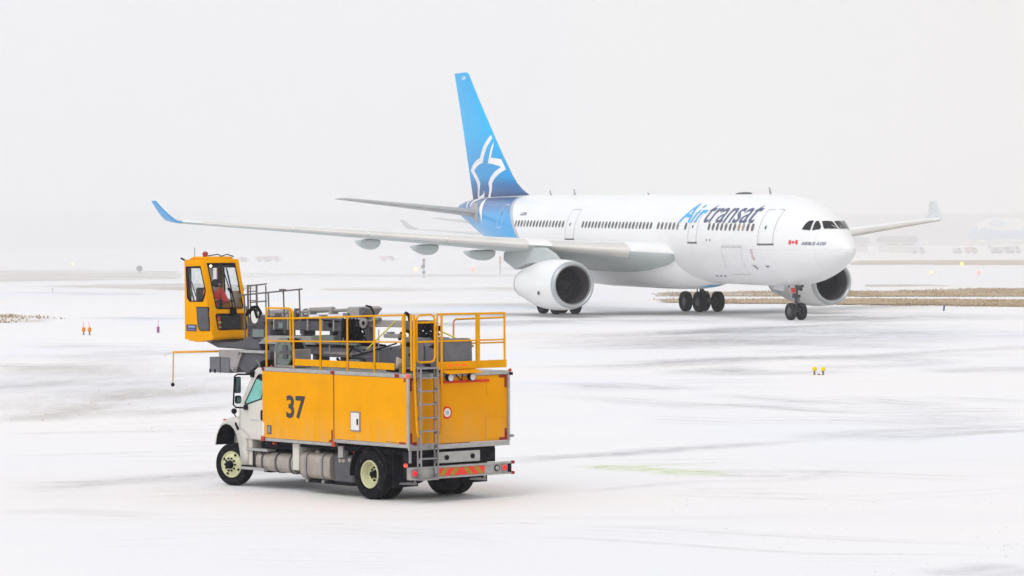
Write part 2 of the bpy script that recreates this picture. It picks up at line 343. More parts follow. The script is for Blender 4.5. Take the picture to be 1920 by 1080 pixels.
TRACKS=[
([(15.04, 188.39, 5.75),(20.11, 197.28, 6.31),(24.7, 196.44, 6.26),(30.67, 187.99, 5.73)], 0.65, 'g'),  # wheel track, also darkened to strengthen the shade by the airliner
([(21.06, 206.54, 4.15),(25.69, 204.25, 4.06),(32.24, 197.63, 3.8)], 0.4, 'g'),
([(-8.02, 181.19, 9.58),(-1.91, 186.72, 10.17),(4.52, 190.23, 10.56),(15.58, 187.13, 10.22)], 0.75, 'g'),  # cleared track, painted darker to deepen the airliner's soft shadow
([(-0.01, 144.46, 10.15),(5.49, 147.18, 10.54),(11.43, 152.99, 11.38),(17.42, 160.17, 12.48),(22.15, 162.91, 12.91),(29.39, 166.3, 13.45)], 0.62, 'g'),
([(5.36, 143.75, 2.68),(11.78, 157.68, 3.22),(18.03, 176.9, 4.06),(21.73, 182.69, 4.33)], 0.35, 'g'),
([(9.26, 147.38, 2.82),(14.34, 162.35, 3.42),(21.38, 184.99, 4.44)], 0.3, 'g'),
([(-0.44, 123.64, 2.97),(5.13, 126.05, 3.09),(9.82, 131.45, 3.36),(15.66, 133.61, 3.47),(23.85, 134.97, 3.54)], 0.5, 'g'),
([(6.56, 117.21, 3.12),(8.44, 118.36, 3.18),(10.31, 121.45, 3.35)], 0.6, 'g'),
([(15.44, 118.06, 4.07),(17.62, 119.21, 4.15),(21.58, 122.13, 4.35)], 0.45, 'g'),
([(1.88, 111.72, 1.21),(4.01, 107.6, 1.13),(6.09, 105.54, 1.08)], 0.5, 'g'),
([(2.24, 110.48, 1.19),(3.7, 109.16, 1.16),(5.12, 104.2, 1.06)], 0.35, 'g'),
([(4.63, 97.61, 0.93),(7.43, 95.24, 0.88),(9.39, 92.19, 0.83),(10.81, 90.97, 0.81)], 0.45, 'g'),
([(6.99, 102.97, 1.03),(9.0, 98.16, 0.94),(11.1, 96.11, 0.9)], 0.35, 'g'),
([(11.05, 90.41, 1.06),(12.13, 89.26, 1.03),(13.17, 86.15, 0.96)], 0.35, 'g'),
([(12.58, 100.08, 0.97),(14.12, 98.96, 0.95),(15.66, 96.01, 0.9)], 0.3, 'g'),
([(-0.75, 71.47, 0.99),(0.61, 73.42, 1.05),(1.75, 74.23, 1.07),(2.92, 75.06, 1.1),(4.41, 76.64, 1.14),(6.24, 78.27, 1.19),(8.12, 79.77, 1.24)], 0.6, 'g'),
([(7.79, 79.18, 2.24),(9.07, 80.97, 2.34),(10.66, 82.6, 2.43),(13.66, 83.74, 2.5),(14.9, 84.34, 2.54)], 0.62, 'g'),
([(9.35, 80.95, 0.64),(10.98, 80.83, 0.64),(13.58, 83.28, 0.67)], 0.5, 'b'),
([(0.94, 56.42, 0.62),(2.27, 56.05, 0.61),(3.46, 55.28, 0.59),(4.96, 54.22, 0.57),(6.68, 53.2, 0.55),(9.21, 52.16, 0.53)], 0.38, 'b'),
([(0.16, 54.08, 0.38),(1.08, 54.03, 0.38),(3.03, 52.64, 0.36),(4.87, 51.32, 0.34),(6.59, 51.07, 0.34),(8.91, 50.45, 0.33)], 0.28, 'b'),
([(1.18, 70.68, 0.97),(2.03, 70.79, 0.97),(2.72, 70.1, 0.96),(3.52, 69.41, 0.94),(4.39, 68.28, 0.91),(5.07, 67.93, 0.9)], 0.9, 'n'),
([(2.26, 70.45, 0.64),(3.25, 71.2, 0.66),(4.35, 71.3, 0.66)], 0.5, 'n'),
([(-4.16, 63.97, 1.19),(-3.24, 63.13, 1.16),(-2.12, 61.55, 1.11)], 0.35, 'n'),
([(3.28, 69.27, 0.93),(4.69, 69.18, 0.93),(6.09, 69.09, 0.93),(7.26, 69.02, 0.93)], 0.4, 'g'),
([(4.27, 68.13, 0.75),(5.28, 67.77, 0.74),(5.99, 67.88, 0.75)], 0.4, 'g'),
([(-10.62, 64.88, 1.23),(-9.46, 66.06, 1.27),(-8.24, 67.13, 1.31),(-7.0, 68.38, 1.36),(-5.7, 69.53, 1.41),(-3.85, 70.36, 1.44)], 0.6, 'g'),
([(-10.89, 66.57, 0.57),(-8.72, 67.3, 0.59),(-6.38, 69.26, 0.62)], 0.35, 'b'),
([(-15.61, 95.47, 5.91),(-14.82, 103.64, 6.97),(-13.59, 110.89, 7.97),(-11.9, 116.52, 8.8),(-9.8, 119.89, 9.32)], 0.2, 'b'),
([(-16.97, 103.84, 2.1),(-15.45, 108.01, 2.27),(-14.18, 112.55, 2.46),(-11.04, 120.03, 2.8)], 0.3, 'g'),
([(-14.61, 89.38, 1.81),(-13.48, 98.92, 2.22),(-11.63, 108.38, 2.67),(-10.39, 112.98, 2.9)], 0.22, 'b'),
([(-23.31, 148.93, 5.75),(-20.93, 150.03, 5.84),(-18.87, 151.94, 5.99)], 0.28, 'b'),
([(-19.46, 136.17, 2.41),(-16.69, 140.09, 2.55),(-13.57, 147.63, 2.83)], 0.35, 'g'),
([(-27.14, 204.64, 3.39),(-23.98, 201.45, 3.29),(-20.44, 197.03, 3.15)], 0.5, 'g'),
([(-48.94, 299.93, 5.83),(-38.33, 289.07, 5.42),(-33.34, 280.18, 5.09)], 0.4, 'g'),
([(-10.11, 59.28, 1.03),(-8.8, 60.01, 1.05),(-7.48, 59.25, 1.02),(-6.29, 58.52, 1.0)], 0.25, 'b'),
([(-13.63, 83.33, 1.13),(-11.43, 83.84, 1.14),(-8.11, 84.96, 1.17)], 0.3, 'b'),
([(-12.21, 74.64, 0.54),(-9.79, 75.56, 0.56),(-7.05, 76.49, 0.57)], 0.3, 'g'),
([(6.61, 47.49, 1.02),(7.3, 48.29, 1.06),(8.18, 49.18, 1.1)], 0.5, 'g'),
([(-0.79, 56.62, 0.31),(-0.02, 56.89, 0.31),(0.94, 56.63, 0.31)], 0.3, 'b'),
([(0.41, 62.92, 0.39),(2.06, 64.41, 0.4),(3.8, 66.11, 0.43),(6.11, 66.68, 0.43),(8.26, 71.54, 0.5)], 0.25, 'g'),
([(-0.01, 154.6, 3.88),(3.89, 163.92, 4.36),(8.35, 169.59, 4.66),(13.12, 167.91, 4.57)], 0.25, 'g'),
([(0.68, 102.19, 1.02),(3.04, 99.98, 0.97),(5.68, 98.46, 0.94)], 0.25, 'g'),
#boost
#fine
([(3.35, 162.21, 1.7),(6.39, 164.12, 1.74),(9.53, 166.8, 1.8),(12.95, 170.44, 1.88)], 0.56, 'g'),
([(3.31, 160.02, 1.65),(6.24, 161.88, 1.69),(9.29, 164.5, 1.75),(12.73, 168.03, 1.82)], 0.50, 'g'),
([(13.21, 179.56, 1.3),(17.4, 184.79, 1.38),(21.95, 191.34, 1.47),(27.14, 199.74, 1.61)], 0.61, 'g'),
([(17.83, 162.07, 1.12),(19.53, 163.46, 1.14),(21.26, 164.87, 1.16),(23.08, 166.36, 1.18)], 0.59, 'g'),
([(17.52, 159.92, 1.09),(19.34, 161.25, 1.11),(20.89, 162.65, 1.13),(22.86, 164.06, 1.15)], 0.54, 'g'),
([(9.4, 165.15, 1.09),(11.82, 166.66, 1.11),(14.33, 168.82, 1.14),(17.06, 171.79, 1.18)], 0.57, 'g'),
([(9.34, 162.91, 1.06),(11.59, 164.4, 1.08),(14.24, 166.48, 1.11),(16.91, 169.37, 1.15)], 0.51, 'g'),
([(15.04, 158.51, 1.37),(17.82, 158.66, 1.37),(20.72, 159.66, 1.39),(23.88, 161.59, 1.42)], 0.56, 'g'),
([(14.93, 156.38, 1.33),(17.67, 156.53, 1.33),(20.42, 157.51, 1.35),(23.52, 159.4, 1.38)], 0.50, 'g'),
([(9.64, 170.0, 1.21),(13.96, 174.05, 1.27),(18.68, 180.1, 1.36),(24.15, 188.84, 1.5)], 0.53, 'g'),
([(10.39, 166.74, 1.63),(13.22, 166.65, 1.63),(16.11, 167.23, 1.64),(19.19, 168.53, 1.67)], 0.49, 'g'),
([(10.18, 164.5, 1.59),(12.97, 164.42, 1.59),(15.86, 164.97, 1.6),(19.02, 166.22, 1.62)], 0.44, 'g'),
([(7.15, 164.21, 1.76),(9.57, 167.94, 1.84),(12.17, 172.71, 1.95),(15.08, 178.91, 2.09)], 0.55, 'g'),
([(7.09, 161.99, 1.71),(9.48, 165.61, 1.79),(12.08, 170.25, 1.89),(14.97, 176.26, 2.03)], 0.49, 'g'),
([(7.86, 153.76, 1.3),(11.42, 154.06, 1.3),(14.89, 153.31, 1.29),(18.3, 151.48, 1.26)], 0.44, 'g'),
([(7.83, 151.69, 1.26),(11.2, 152.01, 1.27),(14.61, 151.28, 1.25),(18.12, 149.47, 1.22)], 0.40, 'g'),
([(13.94, 133.25, 0.97),(17.47, 136.8, 1.02),(21.27, 141.1, 1.08),(25.56, 146.45, 1.17)], 0.48, 'g'),
([(13.68, 131.49, 0.94),(17.2, 134.94, 0.99),(21.05, 139.11, 1.05),(25.28, 144.31, 1.13)], 0.43, 'g'),
([(13.47, 133.45, 1.3),(15.07, 132.04, 1.27),(16.64, 130.62, 1.24),(18.21, 129.16, 1.22)], 0.35, 'g'),
([(13.35, 131.68, 1.26),(14.93, 130.3, 1.24),(16.49, 128.92, 1.21),(18.0, 127.51, 1.18)], 0.31, 'g'),
([(7.72, 130.65, 0.92),(10.89, 132.2, 0.94),(14.12, 133.7, 0.96),(17.53, 135.22, 0.98)], 0.60, 'g'),
([(7.65, 128.91, 0.89),(10.82, 130.4, 0.91),(13.85, 131.89, 0.94),(17.3, 133.35, 0.96)], 0.54, 'g'),
([(10.67, 121.85, 1.23),(13.11, 123.24, 1.25),(15.63, 124.81, 1.29),(18.31, 126.62, 1.32)], 0.64, 'g'),
([(10.46, 120.23, 1.19),(12.87, 121.58, 1.22),(15.34, 123.11, 1.25),(18.05, 124.86, 1.29)], 0.58, 'g'),
([(2.66, 122.29, 0.83),(5.19, 124.3, 0.86),(7.8, 126.31, 0.89),(10.57, 128.39, 0.92)], 0.50, 'g'),
([(2.56, 120.65, 0.81),(5.06, 122.6, 0.84),(7.67, 124.56, 0.87),(10.46, 126.57, 0.89)], 0.45, 'g'),
([(11.37, 150.9, 1.72),(14.28, 148.36, 1.66),(17.03, 145.3, 1.59),(19.66, 141.66, 1.51)], 0.34, 'g'),
([(11.13, 148.9, 1.67),(14.15, 146.41, 1.62),(16.75, 143.44, 1.55),(19.45, 139.88, 1.48)], 0.31, 'g'),
([(4.63, 127.25, 0.89),(6.54, 129.19, 0.92),(8.53, 131.33, 0.95),(10.65, 133.75, 0.99)], 0.64, 'g'),
([(4.57, 125.55, 0.87),(6.46, 127.43, 0.9),(8.49, 129.5, 0.93),(10.43, 131.88, 0.96)], 0.58, 'g'),
([(10.89, 132.75, 1.26),(13.5, 130.66, 1.22),(16.08, 128.96, 1.19),(18.72, 127.61, 1.17)], 0.51, 'g'),
([(10.66, 131.0, 1.23),(13.38, 128.94, 1.19),(15.95, 127.29, 1.16),(18.45, 125.99, 1.14)], 0.46, 'g'),
([(5.32, 118.43, 1.07),(6.67, 119.74, 1.1),(8.07, 121.42, 1.13),(9.59, 123.57, 1.17)], 0.59, 'g'),
([(5.27, 116.83, 1.04),(6.5, 118.11, 1.07),(7.99, 119.73, 1.1),(9.45, 121.83, 1.14)], 0.53, 'g'),
([(9.74, 137.15, 1.14),(12.07, 139.04, 1.17),(14.53, 141.71, 1.21),(17.26, 145.35, 1.28)], 0.42, 'g'),
([(10.84, 91.97, 0.6),(12.27, 91.92, 0.6),(13.71, 91.96, 0.6),(15.21, 92.07, 0.6)], 0.47, 'g'),
([(1.83, 100.1, 0.86),(3.38, 98.1, 0.83),(4.85, 95.89, 0.79),(6.28, 93.42, 0.75)], 0.47, 'g'),
([(8.63, 88.54, 0.73),(10.16, 87.04, 0.7),(11.65, 85.76, 0.68),(13.18, 84.67, 0.67)], 0.40, 'g'),
([(8.54, 87.24, 0.71),(10.06, 85.78, 0.68),(11.54, 84.54, 0.66),(12.94, 83.49, 0.65)], 0.36, 'g'),
([(5.19, 105.57, 0.55),(6.76, 105.79, 0.55),(8.32, 105.96, 0.56),(9.94, 106.1, 0.56)], 0.38, 'g'),
([(10.75, 99.85, 0.56),(11.59, 98.03, 0.54),(12.38, 96.17, 0.52),(13.16, 94.23, 0.5)], 0.39, 'g'),
([(10.62, 98.45, 0.54),(11.4, 96.68, 0.52),(12.27, 94.87, 0.5),(12.96, 92.99, 0.48)], 0.35, 'g'),
([(3.68, 89.3, 0.61),(4.63, 88.41, 0.6),(5.58, 87.67, 0.59),(6.55, 87.05, 0.58)], 0.37, 'g'),
([(3.68, 87.98, 0.59),(4.56, 87.12, 0.58),(5.49, 86.4, 0.57),(6.47, 85.8, 0.56)], 0.33, 'g'),
([(4.97, 110.83, 1.17),(6.58, 110.72, 1.17),(8.21, 110.88, 1.17),(9.92, 111.35, 1.18)], 0.31, 'g'),
([(12.36, 92.37, 0.66),(13.15, 91.94, 0.65),(13.97, 91.69, 0.65),(14.83, 91.62, 0.65)], 0.49, 'g'),
([(12.12, 91.05, 0.64),(12.97, 90.63, 0.63),(13.72, 90.39, 0.63),(14.6, 90.32, 0.63)], 0.44, 'g'),
([(6.01, 87.85, 0.68),(7.28, 87.96, 0.68),(8.54, 87.91, 0.68),(9.82, 87.68, 0.68)], 0.44, 'g'),
([(5.88, 86.56, 0.66),(7.16, 86.66, 0.66),(8.42, 86.61, 0.66),(9.64, 86.39, 0.66)], 0.40, 'g'),
([(10.28, 88.8, 0.6),(11.94, 86.35, 0.56),(13.57, 84.42, 0.54),(15.25, 82.91, 0.52)], 0.32, 'g'),
([(9.86, 91.07, 0.64),(10.96, 91.33, 0.64),(12.04, 91.44, 0.64),(13.14, 91.38, 0.64)], 0.46, 'g'),
([(9.75, 89.75, 0.62),(10.78, 90.01, 0.62),(11.84, 90.11, 0.62),(12.93, 90.06, 0.62)], 0.42, 'g'),
([(4.49, 95.28, 0.65),(6.65, 96.14, 0.67),(8.88, 97.47, 0.68),(11.3, 99.37, 0.71)], 0.48, 'g'),
([(4.4, 93.92, 0.63),(6.49, 94.76, 0.65),(8.69, 96.05, 0.66),(11.13, 97.89, 0.69)], 0.43, 'g'),
([(9.34, 94.1, 0.65),(10.42, 94.23, 0.65),(11.47, 94.15, 0.65),(12.52, 93.84, 0.65)], 0.41, 'g'),
([(9.23, 92.75, 0.63),(10.27, 92.88, 0.63),(11.25, 92.81, 0.63),(12.38, 92.5, 0.63)], 0.37, 'g'),
([(1.93, 72.63, 0.36),(3.13, 72.7, 0.36),(4.32, 72.72, 0.36),(5.54, 72.67, 0.36)], 0.27934822195462305, 'b'),
([(1.87, 71.45, 0.35),(3.11, 71.51, 0.35),(4.28, 71.53, 0.35),(5.49, 71.49, 0.35)], 0.25141339975916077, 'b'),
([(5.92, 69.46, 0.52),(7.4, 68.59, 0.51),(8.83, 67.72, 0.5),(10.27, 66.82, 0.48)], 0.31582470345095043, 'b'),
([(5.86, 68.3, 0.51),(7.32, 67.46, 0.49),(8.71, 66.62, 0.48),(10.06, 65.76, 0.47)], 0.2842422331058554, 'b'),
([(2.81, 63.91, 0.27),(4.07, 63.52, 0.27),(5.31, 63.08, 0.27),(6.56, 62.57, 0.26)], 0.3103117942543989, 'b'),
([(2.79, 62.79, 0.27),(3.98, 62.41, 0.26),(5.26, 61.98, 0.26),(6.45, 61.49, 0.25)], 0.27928061482895905, 'b'),
([(6.04, 62.09, 0.31),(7.61, 62.69, 0.32),(9.25, 63.51, 0.33),(11.01, 64.6, 0.34)], 0.20495722732890106, 'b'),
([(5.96, 60.98, 0.3),(7.47, 61.56, 0.31),(9.05, 62.35, 0.31),(10.76, 63.4, 0.32)], 0.18446150459601096, 'b'),
([(3.41, 64.32, 0.27),(4.15, 64.25, 0.27),(4.89, 64.25, 0.27),(5.67, 64.33, 0.27)], 0.3098777958344705, 'b'),
([(3.38, 63.19, 0.26),(4.08, 63.13, 0.26),(4.78, 63.13, 0.26),(5.55, 63.2, 0.26)], 0.27889001625102344, 'b'),
([(3.37, 63.52, 0.29),(4.77, 63.1, 0.29),(6.14, 62.61, 0.28),(7.52, 62.06, 0.28)], 0.24021813374602738, 'b'),
([(3.31, 62.4, 0.28),(4.67, 61.99, 0.28),(6.04, 61.53, 0.27),(7.39, 60.99, 0.27)], 0.21619632037142464, 'b'),
([(-22.01, 128.23, 1.11),(-19.96, 127.05, 1.09),(-17.9, 125.61, 1.06),(-15.8, 123.89, 1.03)], 0.54, 'g'),
([(-21.73, 126.47, 1.08),(-19.78, 125.33, 1.06),(-17.64, 123.92, 1.03),(-15.58, 122.24, 1.01)], 0.48, 'g'),
([(-17.3, 120.79, 1.03),(-16.02, 121.05, 1.03),(-14.71, 121.12, 1.03),(-13.34, 121.0, 1.03)], 0.40, 'g'),
([(-17.08, 119.13, 1.0),(-15.74, 119.37, 1.0),(-14.51, 119.45, 1.01),(-13.17, 119.33, 1.0)], 0.36, 'g'),
([(-20.93, 136.78, 1.27),(-18.77, 135.68, 1.25),(-16.58, 134.11, 1.23),(-14.33, 132.03, 1.19)], 0.37, 'g'),
([(-20.59, 134.91, 1.24),(-18.46, 133.83, 1.22),(-16.28, 132.3, 1.19),(-14.19, 130.29, 1.16)], 0.33, 'g'),
([(-16.08, 124.79, 0.69),(-14.89, 124.93, 0.7),(-13.68, 124.97, 0.7),(-12.42, 124.91, 0.7)], 0.49, 'g'),
([(-15.83, 123.07, 0.68),(-14.72, 123.22, 0.68),(-13.54, 123.26, 0.68),(-12.3, 123.2, 0.68)], 0.44, 'g'),
([(-19.55, 132.7, 1.13),(-18.01, 132.19, 1.12),(-16.51, 131.84, 1.12),(-14.98, 131.65, 1.11)], 0.37, 'g'),
([(-19.35, 130.9, 1.1),(-17.85, 130.4, 1.09),(-16.25, 130.05, 1.09),(-14.8, 129.87, 1.08)], 0.33, 'g'),
([(-21.01, 125.74, 0.98),(-19.24, 126.72, 1.0),(-17.41, 127.42, 1.01),(-15.46, 127.86, 1.01)], 0.39, 'g'),
([(-20.64, 124.01, 0.95),(-19.0, 124.96, 0.97),(-17.14, 125.64, 0.98),(-15.22, 126.07, 0.99)], 0.35, 'g'),
([(-23.45, 152.04, 1.36),(-20.87, 151.16, 1.35),(-18.33, 150.37, 1.33),(-15.74, 149.65, 1.32)], 0.33, 'g'),
([(-23.53, 136.4, 1.15),(-21.79, 136.91, 1.15),(-20.03, 137.32, 1.16),(-18.18, 137.62, 1.17)], 0.29, 'g'),
([(-23.27, 134.54, 1.11),(-21.44, 135.02, 1.12),(-19.79, 135.43, 1.13),(-17.97, 135.73, 1.13)], 0.26, 'g'),
([(-19.21, 118.71, 1.35),(-18.54, 122.93, 1.45),(-17.79, 127.36, 1.55),(-16.95, 132.13, 1.67)], 0.29420322112861763, 'b'),
([(-18.94, 117.07, 1.31),(-18.33, 121.18, 1.41),(-17.54, 125.47, 1.51),(-16.64, 130.09, 1.62)], 0.26478289901575586, 'b'),
([(-15.43, 94.89, 0.75),(-14.6, 98.91, 0.81),(-13.71, 103.49, 0.89),(-12.75, 108.92, 0.98)], 0.26925099379531947, 'b'),
([(-15.19, 93.5, 0.73),(-14.33, 97.39, 0.79),(-13.49, 101.84, 0.86),(-12.51, 107.09, 0.95)], 0.24232589441578753, 'b'),
([(-18.74, 108.23, 1.08),(-17.64, 109.84, 1.12),(-16.52, 111.61, 1.15),(-15.35, 113.62, 1.2)], 0.2568637022034066, 'b'),
([(-18.41, 106.69, 1.05),(-17.34, 108.26, 1.09),(-16.27, 109.99, 1.12),(-15.17, 111.94, 1.16)], 0.23117733198306595, 'b'),
([(-14.39, 116.8, 1.08),(-12.44, 120.35, 1.15),(-10.34, 123.79, 1.22),(-8.03, 127.18, 1.28)], 0.2827955682413406, 'b'),
([(-14.16, 115.18, 1.05),(-12.24, 118.64, 1.12),(-10.21, 121.99, 1.18),(-7.86, 125.26, 1.25)], 0.25451601141720653, 'b'),
([(-18.57, 108.79, 1.08),(-17.91, 111.46, 1.13),(-17.19, 114.08, 1.18),(-16.38, 116.7, 1.24)], 0.279874295460863, 'b'),
([(-18.37, 107.26, 1.05),(-17.63, 109.85, 1.1),(-16.95, 112.4, 1.15),(-16.18, 114.94, 1.2)], 0.2518868659147767, 'b'),
([(-13.83, 90.21, 0.62),(-12.83, 91.9, 0.65),(-11.77, 93.58, 0.67),(-10.64, 95.28, 0.69)], 0.3612816481041847, 'b'),
([(-13.66, 88.87, 0.6),(-12.63, 90.5, 0.63),(-11.62, 92.13, 0.65),(-10.49, 93.78, 0.67)], 0.32515348329376625, 'b'),
([(-14.56, 89.03, 0.5),(-13.78, 92.03, 0.53),(-12.99, 95.54, 0.57),(-12.15, 99.77, 0.63)], 0.4236946492846374, 'b'),
([(-14.32, 87.69, 0.48),(-13.6, 90.6, 0.52),(-12.76, 93.99, 0.56),(-11.96, 98.1, 0.61)], 0.3813251843561737, 'b'),
([(-13.34, 99.91, 0.95),(-12.41, 103.1, 1.01),(-11.41, 106.44, 1.08),(-10.29, 110.03, 1.15)], 0.38831746931177147, 'b'),
([(-13.18, 98.47, 0.92),(-12.17, 101.57, 0.98),(-11.18, 104.81, 1.04),(-10.18, 108.29, 1.11)], 0.34948572238059433, 'b'),
([(-12.66, 92.61, 0.55),(-11.27, 93.83, 0.57),(-9.82, 94.79, 0.58),(-8.26, 95.49, 0.59)], 0.4493480180265249, 'b'),
([(-12.49, 91.25, 0.54),(-11.04, 92.42, 0.55),(-9.71, 93.36, 0.56),(-8.15, 94.04, 0.57)], 0.40441321622387244, 'b'),
([(-15.21, 109.0, 1.07),(-14.14, 110.84, 1.11),(-13.02, 112.65, 1.15),(-11.82, 114.48, 1.19)], 0.40798320639316543, 'b'),
([(-11.39, 91.12, 0.65),(-9.91, 94.32, 0.7),(-8.3, 97.55, 0.75),(-6.51, 100.91, 0.8)], 0.4438587757450239, 'b'),
([(-11.23, 89.77, 0.63),(-9.74, 92.87, 0.68),(-8.2, 96.01, 0.72),(-6.45, 99.26, 0.77)], 0.3994728981705215, 'b'),
([(-17.5, 114.67, 1.2),(-16.95, 118.07, 1.28),(-16.37, 121.7, 1.35),(-15.74, 125.72, 1.45)], 0.25970412205828686, 'b'),
([(-17.31, 113.08, 1.17),(-16.7, 116.38, 1.24),(-16.16, 119.91, 1.32),(-15.51, 123.81, 1.4)], 0.23373370985245817, 'b'),
([(-9.51, 73.03, 0.42),(-8.43, 73.02, 0.42),(-7.37, 73.16, 0.42),(-6.29, 73.47, 0.42)], 0.41, 'g'),
([(-8.82, 77.55, 0.65),(-7.46, 77.98, 0.66),(-6.07, 78.3, 0.66),(-4.63, 78.52, 0.66)], 0.30, 'g'),
([(-8.64, 76.31, 0.63),(-7.36, 76.73, 0.63),(-5.96, 77.04, 0.64),(-4.52, 77.25, 0.64)], 0.27, 'g'),
([(-10.06, 64.13, 0.32),(-9.5, 64.32, 0.32),(-8.96, 64.56, 0.33),(-8.4, 64.89, 0.33)], 0.31, 'g'),
([(-9.85, 62.99, 0.31),(-9.36, 63.17, 0.31),(-8.79, 63.4, 0.32),(-8.24, 63.72, 0.32)], 0.28, 'g'),
([(-7.64, 62.68, 0.25),(-6.55, 63.09, 0.25),(-5.43, 63.4, 0.26),(-4.27, 63.63, 0.26)], 0.46, 'g'),
([(-7.52, 61.55, 0.24),(-6.45, 61.94, 0.25),(-5.35, 62.24, 0.25),(-4.17, 62.46, 0.25)], 0.41, 'g'),
([(-7.87, 64.81, 0.32),(-6.65, 65.29, 0.32),(-5.42, 65.86, 0.33),(-4.12, 66.54, 0.34)], 0.36, 'g'),
([(-9.4, 83.37, 0.69),(-7.43, 82.8, 0.68),(-5.48, 82.28, 0.67),(-3.51, 81.77, 0.66)], 0.43, 'g'),
([(-9.24, 82.08, 0.67),(-7.26, 81.53, 0.66),(-5.36, 81.02, 0.65),(-3.41, 80.54, 0.64)], 0.39, 'g'),
([(-11.08, 65.69, 0.39),(-9.99, 65.5, 0.39),(-8.93, 65.43, 0.39),(-7.85, 65.48, 0.39)], 0.29, 'g'),
([(-11.06, 85.42, 0.69),(-9.98, 86.06, 0.7),(-8.88, 86.63, 0.71),(-7.72, 87.16, 0.72)], 0.28, 'g'),
([(-8.28, 72.21, 0.43),(-7.06, 72.53, 0.43),(-5.82, 72.8, 0.43),(-4.53, 73.03, 0.44)], 0.36, 'g'),
([(-6.48, 55.75, 0.39),(-5.1, 55.91, 0.39),(-3.72, 56.24, 0.39),(-2.3, 56.77, 0.4)], 0.1675460705982515, 'b'),
([(-6.36, 54.66, 0.37),(-5.02, 54.81, 0.37),(-3.66, 55.13, 0.38),(-2.25, 55.64, 0.38)], 0.15079146353842635, 'b'),
([(-7.17, 53.41, 0.23),(-6.53, 53.56, 0.23),(-5.91, 53.76, 0.23),(-5.26, 54.02, 0.23)], 0.18756849163764616, 'b'),
([(-7.0, 52.33, 0.22),(-6.39, 52.47, 0.22),(-5.79, 52.66, 0.22),(-5.13, 52.92, 0.23)], 0.16881164247388156, 'b'),
([(0.63, 55.21, 0.35),(1.84, 54.67, 0.34),(3.03, 54.12, 0.33),(4.23, 53.56, 0.33)], 0.21960727765235838, 'b'),
([(-5.01, 52.0, 0.19),(-3.49, 51.59, 0.19),(-1.98, 51.04, 0.18),(-0.46, 50.32, 0.18)], 0.22958875768191572, 'b'),
([(-4.89, 50.93, 0.18),(-3.42, 50.54, 0.18),(-1.94, 50.01, 0.18),(-0.47, 49.32, 0.17)], 0.20662988191372417, 'b'),
([(-4.94, 50.27, 0.21),(-3.77, 49.99, 0.21),(-2.62, 49.81, 0.21),(-1.45, 49.75, 0.21)], 0.25649287236394025, 'b'),
([(-4.83, 49.22, 0.2),(-3.68, 48.94, 0.2),(-2.57, 48.77, 0.2),(-1.42, 48.71, 0.2)], 0.23084358512754624, 'b'),
([(4.24, 50.58, 0.28),(5.02, 50.49, 0.28),(5.79, 50.41, 0.28),(6.59, 50.35, 0.28)], 0.22424748229710267, 'b'),
([(4.17, 49.54, 0.27),(4.91, 49.45, 0.27),(5.64, 49.37, 0.27),(6.44, 49.31, 0.27)], 0.2018227340673924, 'b'),
([(-3.83, 56.7, 0.34),(-2.47, 55.72, 0.33),(-1.15, 54.62, 0.32),(0.16, 53.38, 0.3)], 0.24429457831159154, 'b'),
([(-3.75, 55.61, 0.33),(-2.39, 54.67, 0.32),(-1.16, 53.61, 0.3),(0.15, 52.41, 0.29)], 0.21986512048043239, 'b'),
([(-3.77, 55.17, 0.39),(-2.73, 55.36, 0.39),(-1.69, 55.51, 0.39),(-0.61, 55.6, 0.39)], 0.1757597469911421, 'b'),
([(-3.7, 54.08, 0.37),(-2.66, 54.27, 0.37),(-1.68, 54.41, 0.38),(-0.58, 54.5, 0.38)], 0.1581837722920279, 'b'),
]

def smooth_line(P, k=8):
    P = [np.array(p) for p in P]; Q = [2*P[0]-P[1]] + P + [2*P[-1]-P[-2]]; o = []
    for i in range(1, len(Q)-2):
        for j in range(k):
            t = j/k; a, b, c, d = Q[i-1], Q[i], Q[i+1], Q[i+2]
            o.append(.5*((2*b)+(c-a)*t+(2*a-5*b+4*c-d)*t*t+(3*b-a-3*c+d)*t**3))
    return o + [Q[-2]]
def strips(kind, name, label):
    vs, fs, uvs, wear = [], [], [], []; k = 0
    for pts, dk, kd in TRACKS:
        if kd != kind: continue
        k += 1; line = smooth_line(pts); u = k*37.0
        o = len(vs); n = len(line)
        for i, q in enumerate(line):
            t = (line[min(i+1, n-1)] - line[max(i-1, 0)])[:2]; t = t/np.linalg.norm(t); nn = np.array([-t[1], t[0]])
            if i: u += np.linalg.norm(line[i][:2]-line[i-1][:2])
            hw = q[2]*.5 / max(.25, abs(nn[1])) ; hw = hw * 1.5
            e = min(1, min(i, n-1-i)/ (n*.22))
            for s_ in (0, 1):
                pt = q[:2] + nn*hw*(2*s_-1); vs.append((pt[0], pt[1], .004+.0012*k + {'g':0,'b':.0006,'n':.0003}[kind])); uvs.append((u, s_)); wear.append(dk*e*(.64 if kind == 'g' else .5 if kind == 'b' else .66))
        fs += [(o+2*i, o+2*i+2, o+2*i+3, o+2*i+1) for i in range(n-1)]
    me = bpy.data.meshes.new(name); me.from_pydata(vs, [], fs); ul = me.uv_layers.new(name='UVMap')
    for l in me.loops: ul.data[l.index].uv = uvs[l.vertex_index]
    a = me.attributes.new('wear', 'FLOAT', 'POINT'); a.data.foreach_set('value', wear)
    me.materials.append(TRACKMATS[kind]); o = bpy.data.objects.new(name, me); COL.objects.link(o)
    tag(o, label, 'tracks', kind='structure')
strips('g', 'track_and_shade', 'grey wheel tracks scraped through the snow, with painted shade under the airliner')
strips('b', 'slush_track', 'brownish slush ridges left by wheels')
strips('n', 'fluid_stain', 'yellow green fluid stain on the snow')

